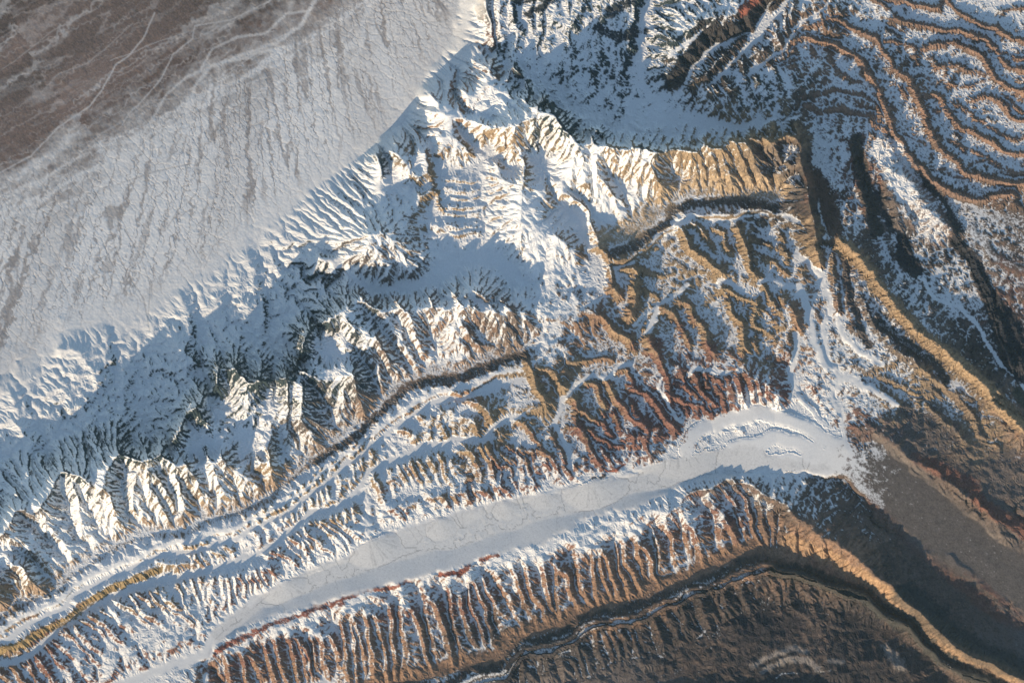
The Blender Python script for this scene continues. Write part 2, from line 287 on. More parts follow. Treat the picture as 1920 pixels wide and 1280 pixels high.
# belt of red and gold ribs between the strike valley and the central basin
comb(P('-60,1262 60,1232 140,1165 215,1125 300,1096'), P('-20,1330 120,1310 200,1240 300,1190 385,1170'), 22, 21, 12, 13, 0.02)
comb(P('300,1098 385,1078'), P('330,1180 400,1150'), 6, 22, 12, 12)
comb(P('390,1085 440,1080 510,1060'), P('400,1160 450,1125 520,1095'), 11, 24, 11, 12)
comb(P('450,975 500,955 535,950'), P('478,1025 510,1000 560,975'), 8, 30, 22, 12)
comb(P('340,1020 410,1015'), P('360,1064 440,1040'), 6, 30, 20, 12)
comb(P('540,930 600,885 640,860'), P('565,970 610,945 645,935'), 8, 30, 22, 12)
comb(P('490,1040 560,990 640,960'), P('530,1080 600,1050 690,1010'), 13, 25, 12, 14, 0.03)
comb(P('655,860 665,830 700,850'), P('650,915 670,905 700,880'), 5, 32, 22, 12)
comb(P('560,985 640,955 670,945'), P('575,1010 640,990 680,980'), 8, 24, 18, 10)
comb(P('700,890 780,862 850,850 920,830'), P('715,960 790,930 870,915 950,905'), 13, 24, 13, 15, 0.04)
comb(P('700,965 790,940 880,920 960,910'), P('710,990 800,965 880,945 980,930'), 14, 18, 12, 9, 0.02)
comb(P('660,960 645,1000'), P('690,960 690,1000'), 3, 22, 15, 6)
comb(P('790,800 840,760 900,800'), P('800,830 850,820 900,820'), 5, 30, 24, 8)
comb(P('930,820 960,840 1060,850'), P('960,900 1010,900 1080,890'), 8, 22, 12, 12, 0.04)
comb(P('1080,860 1150,830 1250,790'), P('1110,885 1180,870 1240,850'), 9, 20, 12, 10, 0.03)
comb(P('1270,700 1360,700 1450,720'), P('1290,790 1370,790 1460,780'), 9, 26, 12, 14, 0.05)
comb(P('1300,760 1400,740 1470,745'), P('1340,815 1400,800 1480,790'), 8, 18, 10, 10, 0.05)
comb(P('1400,560 1470,560 1500,600'), P('1430,680 1470,690 1500,690'), 5, 34, 22, 12)
comb(P('1600,800 1640,815 1700,850 1780,900 1860,960'), P('1620,830 1690,865 1750,900 1830,960 1900,1040'), 16, 16, 4, 12, 0.02)
CUR = 'basin'
# central basin
CV = P('395,1185 440,1150 520,1100 570,1072 645,1042 700,1012 780,985 850,962 930,942 1040,922 1100,905 1180,890 1250,862 1330,842 1400,835 1470,858 1540,870 1560,884 1500,884 1430,878 1380,893 1300,905 1200,950 1100,972 1010,1022 900,1042 880,1060 760,1090 640,1120 480,1165 410,1205')
GRAVEL = P('1600,850 1640,815 1700,850 1780,930 1850,985 1940,1060 1990,1100 1990,1220 1930,1170 1850,1100 1760,1060 1700,1010 1650,950')
line(P('400,1196 470,1140 560,1100 700,1050 860,1010 1000,960 1120,930 1250,900 1350,875 1450,868'), [10, 10, 9, 8], w=12, pr=2)
line(P('390,1190 520,1100 570,1075 645,1045 700,1013 850,964 930,944 1040,922 1180,892 1250,862'), [11, 11], w=2, pr=2)
line(P('1290,840 1300,812 1420,770 1520,800 1590,850 1640,930'), [10, 11, 10, 8], w=13, pr=2); line(P('1380,840 1450,815 1520,845 1580,875'), [9.5, 9.5, 9], w=14, pr=2)
line(P('1400,860 1500,870 1600,890 1660,940 1760,1000 1860,1080 1960,1160'), [8, 0], w=16, pr=2)
CUR = 'gravel'
line(P('1640,880 1750,930 1850,1010 1980,1110'), [5, 0], w=12, pr=2)
CUR = 'basin'
line(P('405,1190 395,1215 385,1240 390,1300'), [10, 4], w=3, pr=2)
line(P('-100,1400 120,1330 200,1290 280,1265 380,1225 395,1200'), [4, 10], w=8, pr=2)
CUR = 'basin'
for s in ('600,1240 660,1220 780,1120 880,1090 940,1130', '940,1110 1000,1060 1100,1000 1150,1010', '560,1290 640,1250'):
    line(Q(0, 853, 3, s), 16)
CUR = 'south'
# south range: crest along the basin edge, ribs, foot and benches
SC = P('350,1310 405,1222 430,1200 480,1168 560,1146 640,1118 700,1104 770,1086 860,1064 885,1060 905,1045 930,1040 1005,1024 1060,1000 1075,990 1110,1000 1150,975 1190,968 1250,960 1300,925 1370,900 1400,905 1430,930 1466,950 1500,985 1540,1010 1563,1016 1607,1050 1647,1080 1697,1124 1747,1174 1813,1226 1913,1278 2000,1330')
line(SC, [17, 17, 16, 14, 14, 14, 14, 14, 14, 14, 14, 15, 15, 17, 22, 22, 26, 28, 30, 32, 32, 32, 34, 34, 34, 32, 30])
SF = P('400,1380 640,1310 740,1282 827,1268 873,1252 933,1242 953,1212 977,1195 1023,1192 1057,1172 1090,1155 1123,1145 1190,1132 1233,1112 1280,1088 1347,1065 1390,1048 1430,1037 1447,1042 1513,1062 1563,1082 1613,1095 1647,1122 1697,1155 1747,1205 1813,1240 1913,1290 2000,1350')
line(SF, -15, pr=2)
o = (640, 853, 3)
S3 = [Q(*o, s) for s in ('-20,900 30,1290 40,1400', '40,930 85,1290 90,1400', '75,960 150,1290', '130,930 175,1280 190,1360', '175,920 235,1180 260,1340', '265,860 295,1280', '305,760 320,960 345,1200 350,1300', '400,890 450,1080 500,1240', '430,740 460,900 535,1180', '515,860 580,1060 610,1220', '570,720 585,850 615,1000 675,1190', '640,800 685,940 735,1100', '690,720 715,850 775,980 830,1110', '720,740 780,820 830,960 860,1100', '800,700 825,800 895,1000', '820,650 895,780 985,940 1010,1010', '935,660 1000,780 1040,880 1110,980', '1000,630 1035,750 1115,880 1160,990', '1095,640 1120,700 1175,850 1225,950', '1185,630 1195,800 1210,900', '1240,680 1290,800 1310,880', '1280,560 1285,620 1330,750 1400,870', '1395,590 1425,850', '1420,580 1465,740 1530,850', '1450,560 1500,640 1540,800', '1530,470 1555,650 1645,860', '1560,490 1595,620 1660,730 1700,800', '1645,500 1655,580 1720,720', '1680,540 1740,640 1780,750', '1740,430 1770,620 1800,700', '1790,400 1835,480 1890,650')]
o = (1280, 853, 3)
S3 += [Q(*o, s) for s in ('-10,390 30,600', '30,420 100,560 130,640', '100,240 165,400 235,580', '200,390 270,460 330,560', '235,220 295,360 360,490', '265,140 340,260 395,430 460,540', '330,140 400,300 450,480', '380,180 425,350 480,530', '460,240 490,400 500,540', '545,300 550,400 505,530', '600,400 620,480 600,560', '650,430 660,500 640,590', '760,500 770,600', '820,520 860,640')]
o = (0, 853, 3)
S3 += [Q(*o, s) for s in ('1240,1180 1280,1290 1320,1400', '1340,1150 1390,1290 1420,1400', '1400,1150 1460,1290', '1475,1090 1530,1290 1560,1390', '1530,1080 1590,1250 1640,1400', '1595,1050 1670,1290', '1665,1050 1725,1290', '1700,1090 1760,1290', '1725,1010 1775,1290', '1790,1040 1835,1290', '1850,1010 1905,1290')]
spurs(S3, 7.5, 4.0, 4, -14, 17, 4)
CUR = 'sfoot'
line([(x+4, y+11) for x, y in SF], -9); line([(x+8, y+20) for x, y in SF], -9, w=3, pr=2)
line([(x+14, y+34) for x, y in SF], -17, w=2, pr=2)
line([(x+60, y+90) for x, y in SF], -32); line(P('900,1400 1100,1360 1300,1330 1500,1330 1700,1390'), -34, w=5, pr=2)
comb(P('960,1232 1060,1200 1180,1160 1280,1120 1430,1062 1540,1092'), P('960,1320 1080,1290 1200,1240 1300,1200 1440,1170 1580,1180'), 34, -17, -30, 9, 0.03)
line(P('1340,1290 1400,1245 1450,1218 1500,1212 1540,1240'), -24); line(P('1560,1280 1620,1235 1680,1240 1760,1290'), -22)
CUR = 'east'
# east flank
rpairs((1280, 427, 3), (('900,80 1000,200 1090,330 1190,450 1240,500 1350,600 1500,720 1650,830 1740,940 1850,1080 1960,1160', 44),), 17, 20)
line(Q(1280, 427, 3, '1110,540 1250,655 1400,740 1500,830 1700,1000 1840,1130'), 16, w=2)
rpairs((1280, 427, 3), (('960,160 990,400 1060,560 1180,660 1330,770 1480,870', 32), ('920,130 930,440 950,560', 30), ('850,100 850,300 870,480', 34), ('1000,780 1100,820 1250,880 1400,1010 1600,1200', 22), ('1250,860 1330,1000', 22), ('1750,940 1900,1050', 20), ('780,60 900,120', 36), ('700,200 640,280', 34), ('740,900 800,1040', 18), ('1480,900 1600,1000 1700,1160 1800,1290', 20)), 11, 13)
line(Q(1280, 427, 3, '1900,1290 1500,1060 1350,960 1200,900'), 8, w=2)
CUR = 'eastdark'
# dark hogbacks at the right edge
rpairs((1280, 427, 3), (('1500,0 1600,150 1680,330 1740,480 1800,640 1880,860', 34), ('1560,60 1650,220 1720,380 1830,620 1930,760', 30), ('1750,380 1850,520 1960,720', 26), ('1200,0 1260,120 1300,190', 26), ('1130,0 1200,180', 26)), 9, 20)
line(Q(1280, 427, 3, '1620,0 1740,150 1960,260'), 24, w=8, pr=2); line(Q(1280, 0, 3, '1500,1110 1700,1200 1980,1290'), 22, w=5)
CUR = 'farse'
# far lower right
for s, z in (('1080,250 1240,440 1400,600 1600,740 1800,900 1960,980', 5), ('1500,560 1600,660 1760,790 1960,920', 5), ('1300,0 1450,80 1620,160 1700,280 1850,380 1960,450', 16)):
    line(Q(1280, 853, 3, s), [z, z-6])
line(Q(1280, 853, 3, '1000,330 1200,540 1240,700 1400,860 1650,1050 1960,1200'), [4, -12], w=5, pr=2)
CUR = 'sfoot'
line(P('-170,1480 300,1392'), 2, pr=2); line(P('700,1392 2088,1392'), [-26, -20], pr=2); line(P('2086,-110 2086,500'), 24, pr=2); line(P('2086,500 2086,1392'), [20, -16], pr=2); line(P('900,-110 2086,-110'), 30, pr=2)
FLAT_PLAIN = P('-200,-200 905,-200 893,0 880,60 868,100 800,150 760,215 700,280 610,345 480,440 400,515 270,590 130,640 0,730 -200,900')

# ---------------------------------------------------------------- solve
WN = {}
def warp(q):
    if not WN:
        sh = (188, 282)
        for i, (b, lo, hi) in enumerate(((2.2, 20, 220), (2.2, 20, 220))):
            WN[i] = fnoise(sh, b, lo, hi, 8.0, 90+i)
    gx = (q[:, 0]-XA)/8.0; gy = (q[:, 1]-YA)/8.0
    d = np.c_[bilin(WN[0], gx, gy), bilin(WN[1], gx, gy)]
    return d

def raster(cell, nx, ny):
    S = np.zeros(ny*nx); N = np.zeros(ny*nx)
    for pr in (1, 2):
        KK = []; ZZ = []
        for q, zz, w, amp, p in LINES:
            if p != pr: continue
            qq = q+warp(q)*3.2*amp
            L = np.hypot(*np.diff(qq, axis=0).T).sum(); n = max(4, int(L/(cell*0.5)))
            t = np.linspace(0, len(qq)-1, n)
            x = np.interp(t, np.arange(len(qq)), qq[:, 0]); y = np.interp(t, np.arange(len(qq)), qq[:, 1]); z = np.interp(t, np.arange(len(qq)), zz)
            if w > cell*0.5:
                m = int(w/cell*1.6)+1; g = np.linspace(-w, w, 2*m+1); o = np.array([(a, b) for a in g for b in g if a*a+b*b <= w*w])
                x = (x[:, None]+o[None, :, 0]).ravel(); y = (y[:, None]+o[None, :, 1]).ravel(); z = np.repeat(z, len(o))
            i = ((x-XA)/cell).astype(int); j = ((y-YA)/cell).astype(int)
            ok = (i >= 0) & (i < nx) & (j >= 0) & (j < ny)
            KK.append(j[ok]*nx+i[ok]); ZZ.append(z[ok])
        KK = np.concatenate(KK); ZZ = np.concatenate(ZZ)
        Np = np.bincount(KK, minlength=ny*nx); Sp = np.bincount(KK, weights=ZZ, minlength=ny*nx)
        m = Np > 0; S[m] = Sp[m]; N[m] = Np[m]
    m = N > 0; Z = np.zeros(ny*nx, np.float32); Z[m] = S[m]/N[m]
    return Z.reshape(ny, nx), m.reshape(ny, nx)

def solve():
    h = None
    for cell, it in ((12.8, 1500), (6.4, 300), (3.2, 120), (1.6, 60)):
        nx = int(round(NX*CELL/cell)); ny = int(round(NY*CELL/cell))
        Z, M = raster(cell, nx, ny)
        h = np.full((ny, nx), 10, np.float32) if h is None else resize(h, (ny, nx))
        for _ in range(it):
            g = np.pad(h, 1, mode='edge')
            a = (g[1:-1, :-2]+g[1:-1, 2:]+g[:-2, 1:-1]+g[2:, 1:-1])*0.25
            h = np.where(M, Z, a).astype(np.float32)
    return h

NB = [(-1, -1), (-1, 0), (-1, 1), (0, -1), (0, 1), (1, -1), (1, 0), (1, 1)]
def flow(h, cell, jit=None):
    """steepest receivers, pits linked over their lowest pass; returns receivers, stack order by depth, level bounds"""
    ny, nx = h.shape; n = ny*nx
    hp = np.pad(h, 1, mode='constant', constant_values=1e9)
    best = np.zeros((ny, nx), np.float32); off = np.zeros((ny, nx), np.int32)
    for dy, dx in NB:
        d = (h-hp[1+dy:1+dy+ny, 1+dx:1+dx+nx])/(1.41421 if dx and dy else 1.0)
        if jit is not None: d = d*jit[(dy+1)*3+dx+1]
        m = d > best; best[m] = d[m]; off[m] = dy*nx+dx
    idx = np.arange(n).reshape(ny, nx)
    rcv = (idx+off).ravel()
    out = np.zeros((ny, nx), bool); out[0] = out[-1] = True; out[:, 0] = out[:, -1] = True
    out = out.ravel(); rcv[out] = idx.ravel()[out]
    hf = h.ravel()
    E1 = np.concatenate([idx[:, :-1].ravel(), idx[:-1].ravel()]); E2 = np.concatenate([idx[:, 1:].ravel(), idx[1:].ravel()])
    P_ = np.maximum(hf[E1], hf[E2])
    for rnd in range(9):
        root = rcv.copy()
        while True:
            r2 = root[root]
            if np.array_equal(r2, root): break
            root = r2
        b1 = root[E1]; b2 = root[E2]; m = (b1 != b2)
        E1 = E1[m]; E2 = E2[m]; P_ = P_[m]; b1 = b1[m]; b2 = b2[m]
        if not len(E1): break
        # every pit basin picks its lowest pass
        src = np.concatenate([b1, b2]); dst = np.concatenate([E2, E1]); dstb = np.concatenate([b2, b1]); pp = np.concatenate([P_, P_])
        m = ~out[src]; src, dst, dstb, pp = src[m], dst[m], dstb[m], pp[m]
        if not len(src): break
        # unique tie break by edge id
        o = np.lexsort((np.minimum(dst, 1 << 60), pp, src)); s = src[o]; first = np.r_[True, s[1:] != s[:-1]]
        o = o[first]; s = src[o]; t = dst[o]; tb = dstb[o]
        nxt = np.full(n, -1); nxt[s] = tb
        mutual = (nxt[tb] == s) & (s < tb)
        s = s[~mutual]; t = t[~mutual]
        old = rcv[s].copy(); rcv[s] = t
        # break any longer cycle that is left
        root = rcv.copy()
        for _ in range(22): root = root[root]
        bad = rcv[root[s]] != root[s]
        rcv[s[bad]] = old[bad]
        if bad.any():
            pass
    # depth by pointer jumping
    dep = (rcv != np.arange(n)).astype(np.int32); q = rcv.copy()
    for _ in range(14):
        dep = dep+dep[q]; q2 = q[q]
        if np.array_equal(q2, q): break
        q = q2
    dep = np.minimum(dep, 30000).astype(np.int16)
    order = np.argsort(dep, kind='stable'); lv = np.searchsorted(dep[order], np.arange(int(dep.max())+2))
    return rcv, order, lv

def area(rcv, order, lv, w):
    A = w.ravel().astype(np.float64).copy(); r_o = rcv[order]
    for l in range(len(lv)-2, 0, -1):
        a, b = lv[l], lv[l+1]
        if b > a:
            k = order[a:b]; np.add.at(A, r_o[a:b], A[k])
    return A

def erode(h, cell, K, its, dif, m=0.45, seed=3, hold=None):
    ny, nx = h.shape
    R = np.random.RandomState(seed)
    one = np.ones((ny, nx), np.float32)
    for it in range(its):
        jit = {k: R.uniform(0.85, 1.15, (ny, nx)).astype(np.float32) for k in range(9)} if it % 3 == 0 else jit
        rcv, order, lv = flow(h, cell, jit)
        A = area(rcv, order, lv, one)*(cell/CELL)**2
        F = (K.ravel()*A**m).astype(np.float64)
        hf = h.ravel().astype(np.float64)
        r_o = rcv[order]
        for l in range(1, len(lv)-1):
            a, b = lv[l], lv[l+1]
            k = order[a:b]; hr = hf[r_o[a:b]]; f = F[k]
            v = (hf[k]+f*hr)/(1+f)
            hf[k] = np.where(hf[k] > hr, v, hr*0.75+hf[k]*0.25)
        hn = hf.reshape(ny, nx).astype(np.float32)
        if hold is not None: hn = h+(hn-h)*hold
        g = np.pad(hn, 1, mode='edge')
        h = hn+dif*(g[1:-1, :-2]+g[1:-1, 2:]+g[:-2, 1:-1]+g[2:, 1:-1]-4*hn)
    return h, A.reshape(ny, nx)

# ---------------------------------------------------------------- erosion
def gullies(h, wl, amp, mask, seed, gs):
    """furrows that run down the local slope: weighted cosine wavelets on a jittered grid"""
    gy, gx = np.gradient(blur(h, gs), CELL)
    g = np.hypot(gx, gy)+1e-6
    px, py = -gy/g, gx/g                          # across the slope
    st = np.clip(g/0.30, 0.0, 1.0)+0.55*np.clip(g/0.30-1.0, 0.0, 3.0)
    ny, nx = h.shape
    c = wl*1.15
    gxn = int(nx*CELL/c)+6; gyn = int(ny*CELL/c)+6
    r = np.random.RandomState(seed); jx = r.uniform(0, 1, (gyn, gxn)).astype(np.float32); jy = r.uniform(0, 1, (gyn, gxn)).astype(np.float32); jp = r.uniform(-1.2, 1.2, (gyn, gxn)).astype(np.float32)
    ux = ((np.arange(nx)+.5)*CELL/c).astype(np.float32)[None, :]+2; uy = ((np.arange(ny)+.5)*CELL/c).astype(np.float32)[:, None]+2
    ix = np.floor(ux).astype(np.int32); iy = np.floor(uy).astype(np.int32)
    va = np.zeros(h.shape, np.float32); ws = np.full(h.shape, 1e-3, np.float32)
    px = px.astype(np.float32)*(2*np.pi*1.15); py = py.astype(np.float32)*(2*np.pi*1.15)
    for dy in (-1, 0, 1):
        for dx in (-1, 0, 1):
            a = jx[iy+dy, ix+dx]+(ix+dx)-ux; b = jy[iy+dy, ix+dx]+(iy+dy)-uy
            w = np.exp(-(a*a+b*b)*2.2)
            va += w*np.cos(a*px+b*py+jp[iy+dy, ix+dx]); ws += w
    va /= ws
    va = va+0.28*(va*va)                           # rounder floors, sharper crests
    return h+va*amp*wl*st*mask
FRONT = np.array([(-170, 860), (0, 700), (120, 620), (270, 575), (390, 500), (480, 430), (610, 340), (700, 270), (760, 215), (810, 130), (850, 60), (880, -110)], float).T
def relief_gain(X, Y):
    g = np.ones_like(X)
    for x, y, rx, ry, a in ((1750, 180, 230, 190, .8), (1230, 130, 250, 120, .5), (1330, 600, 270, 170, .3), (980, 820, 330, 70, .2), (1650, 600, 120, 180, .4), (1800, 720, 120, 120, .5), (160, 720, 330, 120, .55), (450, 530, 160, 100, .7), (1750, 560, 160, 120, .3), (1110, 400, 130, 120, -.5)):
        g += a*np.exp(-((X-x)/rx)**2-((Y-y)/ry)**2)
    px, py = FRONT
    d = (X*0.62+Y*0.78)-np.interp(X*0.78-Y*0.62, (px*0.78-py*0.62), (px*0.62+py*0.78))
    k = 0.14+0.86*ss(-20, 170, d)
    return (g*k).astype(np.float32)

FANS = ((690, 1003, 62, 9), (527, 1083, 48, 7), (822, 972, 34, 4), (1105, 896, 60, 8), (1020, 922, 30, 3), (1268, 800, 85, 9), (1412, 758, 110, 9), (1480, 760, 100, 8), (1588, 842, 60, 5), (945, 944, 26, 3))

def relief():
    h = solve()
    sh2 = (NY//2, NX//2)
    X, Y = np.meshgrid(XA+(np.arange(NX)+.5)*CELL, YA+(np.arange(NY)+.5)*CELL)
    wx = fnoise((NY, NX), 2.2, 4, 90, CELL, 41)*3; wy = fnoise((NY, NX), 2.2, 4, 90, CELL, 42)*3
    plain = inpoly(FLAT_PLAIN, X+wx*5, Y+wy*5).astype(np.float32)
    h = blur(h, 0.8)
    # floors: smooth ground stays smooth
    fl = np.zeros((NY, NX), np.float32)
    for q, zz, w, amp, pr in LINES:
        if w > 0:
            qq = q+warp(q)*3.2*amp
            for (x, y) in qq[::1]:
                i0 = int((x-w-4-XA)/CELL); i1 = int((x+w+4-XA)/CELL)+1; j0 = int((y-w-4-YA)/CELL); j1 = int((y+w+4-YA)/CELL)+1
                i0 = max(i0, 0); j0 = max(j0, 0)
                if i1 <= i0 or j1 <= j0 or i0 >= NX or j0 >= NY: continue
                s = fl[j0:j1, i0:i1]; xx = X[j0:j1, i0:i1]; yy = Y[j0:j1, i0:i1]
                np.maximum(s, ((xx-x)**2+(yy-y)**2 < (w+1.5)**2).astype(np.float32), out=s)
    fl = np.maximum(fl, inpoly(GRAVEL, X+wx*3, Y+wy*3).astype(np.float32))
    basin = inpoly(CV, X+wx, Y+wy).astype(np.float32)
    flat = np.maximum(np.maximum(fl, plain), basin)
    soft = blur(flat, 1.6)
    mt = 1-soft
    for fx, fy, R, H in FANS:
        r = np.hypot(X-fx, Y-fy)+wx*0.1
        h = np.where(flat > .5, np.maximum(h, 0.55*H*(1-r/R)+10.3), h)
    n1 = fnoise((NY, NX), 2.2, 14, 90, CELL, 1)
    amp = np.clip(mt, 0, 1)*relief_gain(X, Y)
    pb = blur(plain, 9.0)
    h = h+(fnoise((NY, NX), 2.0, 6, 70, CELL, 9)*0.12+fnoise((NY, NX), 1.0, 3, 9, CELL, 10)*0.012)*pb
    h = h+n1*N1A*amp
    for k, (wl, a, gs) in enumerate(OCT):
        h = gullies(h, wl, a, amp, 200+k, gs)
    hc = resize(h, sh2); mc = resize(mt, sh2)
    hc = hc+fnoise(sh2, 1.0, 5, 20, CELL*2, 2)*0.30*mc
    K = KC*mc+0.0004
    hc2, A = erode(hc, CELL*2, K, ERO[0], 0.012, m=0.40, seed=3)
    h = h+resize(hc2-resize(h, sh2), (NY, NX))
    h = h+fnoise((NY, NX), 0.6, 2.5, 9, CELL, 7)*0.16*amp
    K = KF*mt+0.0003
    h, A = erode(h, CELL, K, ERO[1], 0.010, m=0.42, seed=4)
    return h, A, mt, plain, basin, fl, X, Y
ERO = (16, 7); KC = 0.03; KF = 0.025; N1A = 1.25
OCT = ((24, .035, 4.0), (13, .055, 2.5), (7.5, .085, 1.6), (4.7, .095, 1.0))

# ---------------------------------------------------------------- beds, bare bands and washes as stripes of rock colour and snow
STR = []
def stripe(pts, w, rock=None, snow=None, k=1.0, feather=3.0): STR.append((pts, w, rock, snow, k, feather))
def shift(pts, dx, dy): return [(x+dx, y+dy) for x, y in pts]
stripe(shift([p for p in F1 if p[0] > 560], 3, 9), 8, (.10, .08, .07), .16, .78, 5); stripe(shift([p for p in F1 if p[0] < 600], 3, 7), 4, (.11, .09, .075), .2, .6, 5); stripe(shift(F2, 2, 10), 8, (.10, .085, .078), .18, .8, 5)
stripe(shift(F1, -5, -10), 11, (.42, .30, .22), .22, .60, 9); stripe(shift(F2, -5, -24), 20, (.60, .44, .28), .22, .70, 12)
stripe([(x-4, y-11) for x, y in SF], 13, (.34, .21, .135), .05, .75, 9)
stripe([(x, y) for x, y in zip(*[list(c) for c in zip(*[((a[0]+b[0])/2, (a[1]+b[1])/2) for a, b in zip(resamp(P('1480,975 1563,1018 1647,1082 1747,1176 1913,1280 2000,1335'), 20), resamp(P('1480,1045 1563,1078 1647,1120 1747,1203 1913,1290 2000,1350'), 20))])])], 11, (.44, .28, .165), .0, .95, 6)
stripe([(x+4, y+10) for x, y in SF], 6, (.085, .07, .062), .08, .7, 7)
stripe([(x+8, y+22) for x, y in SF if x < 1440], 6, None, .50, .7, 7)
stripe([(x+12, y+24) for x, y in SF if x > 1430], 14, (.055, .055, .050), .05, .85, 6)
stripe([(x+6, y+20) for x, y in SC if x < 1440], 14, None, .70, .45, 8)
RED = (.36, .125, .085)
stripe(Q(0, 853, 3, '1200,1120 1260,1075 1400,1005 1500,965 1650,905 1800,855 1920,832'), 5, RED, .22, .75, 4)
stripe(P('640,1122 690,1108 745,1093 772,1087'), 3.5, RED, .1, .8, 2); stripe(P('831,1076 860,1066 882,1060'), 4.5, RED, .0, .95, 2); stripe(P('905,1048 935,1040'), 3.5, RED, .0, .8, 2)
for q, z, w, amp, pr, tg in [(l[0], l[1], l[2], l[3], l[4], t[0]) for l, t in zip(LINES, TAGS)]:
    if tg == 'strike' and w > 0: stripe([tuple(a) for a in q[::3]], w*0.9+1.0, None, .97, .95, 1.5)
DK = (.06, .06, .065)
stripe(P('780,1046 822,1034 860,1020 900,1006'), 1.0, DK, .0, .9, .8)  # shaded side of a low scarp, painted as a thin dark line
for s in ('660,1098 684,1091', '940,982 980,968', '1003,988 1035,976', '1005,966 1030,955', '905,1000 965,985', '852,1112 880,1104'): stripe(P(s), .7, DK, .1, .8, .8)
stripe(P('1111,901 1124,899 1135,894'), 2.2, DK, .0, .95, 1); stripe(P('1135,889 1155,883 1174,873'), 1.8, RED, .0, .95, 1)
for s in ('1128,900 1150,925', '1120,905 1090,920 1066,922', '1210,1010 1225,940 1260,900 1285,880', '1130,905 1165,918', '700,1060 760,1063 800,1040', '680,1052 700,1058 730,1062', '1640,960 1560,905'): stripe(P(s), .5, DK, .25, .6, .8)
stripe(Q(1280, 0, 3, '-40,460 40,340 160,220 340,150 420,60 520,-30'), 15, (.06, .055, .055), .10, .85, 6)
stripe(Q(1280, 0, 3, '340,60 420,0'), 10, RED, .1, .8, 5)
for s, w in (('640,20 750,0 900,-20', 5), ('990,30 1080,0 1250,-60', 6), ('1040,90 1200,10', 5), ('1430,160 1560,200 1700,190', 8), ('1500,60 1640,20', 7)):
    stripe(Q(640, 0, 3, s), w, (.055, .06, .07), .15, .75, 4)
for s, z, big in NE: stripe(Q(1280, 0, 3, s), 5.5 if big else 3, (.36, .225, .165), .30, .50 if big else .38, 6)
stripe(Q(1280, 0, 3, '970,790 1010,950 1050,1100 1095,1290'), 12, (.075, .068, .062), .06, .9, 4)
stripe(Q(1280, 0, 3, '1170,760 1200,860 1300,970 1450,1120 1560,1290'), 5, (.065, .06, .06), .1, .9, 3)
stripe(Q(1280, 0, 3, '1100,1100 1160,1290'), 6, (.055, .055, .06), .08, .9, 3)
stripe(Q(1280, 0, 3, '1150,850 1230,1000 1350,1200 1420,1290'), 26, (.30, .22, .19), .72, .7, 10)
stripe(Q(1280, 0, 3, '740,1000 800,1100 860,1290'), 16, (.16, .10, .075), .05, .8, 8)
stripe(Q(1280, 427, 3, '-60,-420 60,-60 130,100 180,200'), 0.1, None, None)
stripe(Q(1280, 427, 3, '1110,540 1250,655 1400,745 1490,835'), 8, (.095, .085, .075), .08, .9, 3)
stripe(Q(1280, 427, 3, '925,130 920,300 950,450 1000,600 1050,650'), 7, (.12, .10, .09), .1, .85, 3)
stripe(Q(1280, 427, 3, '900,90 1000,200 1090,330 1190,450 1350,600 1500,720 1650,830 1750,960 1850,1080 1960,1160'), 14, (.40, .28, .17), .10, .85, 6)
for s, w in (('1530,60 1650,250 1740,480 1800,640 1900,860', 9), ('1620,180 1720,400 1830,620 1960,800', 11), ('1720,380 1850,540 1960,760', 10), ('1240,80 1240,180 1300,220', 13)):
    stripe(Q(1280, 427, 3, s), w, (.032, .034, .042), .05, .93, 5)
stripe(Q(1280, 427, 3, '1880,950 1960,1040'), 10, (.07, .08, .06), .05, .8, 6)
PA = (.36, .31, .27)
for s, w in (('400,1170 500,1120 620,1080 700,1110', 4), ('460,1190 600,1150 700,1160 760,1210', 5), ('820,1150 910,1170', 3), ('1150,1080 1230,1180', 9)): stripe(Q(1280, 853, 3, s), w, PA, .05, .7, 4)
for s in ('490,1275 560,1235 660,1222', '780,1232 822,1220', '1430,1110 1600,1290'): stripe(Q(1280, 853, 3, s), 1.2, None, .8, .5, 1.5)
stripe(Q(1280, 853, 3, '300,1010 520,930 620,940'), 22, (.045, .04, .045), .0, .6, 12)
stripe(Q(1280, 853, 3, '1050,250 1240,440 1400,600 1600,740 1800,900 1960,980'), 10, (.20, .085, .06), .0, .5, 7)
stripe(Q(1280, 853, 3, '1500,560 1600,660 1760,790 1960,920'), 6, (.24, .09, .06), .0, .8, 4)
stripe(Q(1280, 853, 3, '1320,10 1450,90 1620,170 1700,280 1850,380 1960,460'), 11, (.24, .10, .07), .04, .7, 6)
stripe(Q(1280, 853, 3, '1250,780 1500,1000 1700,1130 1960,1230'), 22, (.05, .055, .055), .0, .7, 10)
stripe(Q(0, 853, 3, '0,1100 200,1020 350,940 420,875 520,810 660,735 780,700 900,650'), 6, (.38, .27, .13), .02, .8, 3)

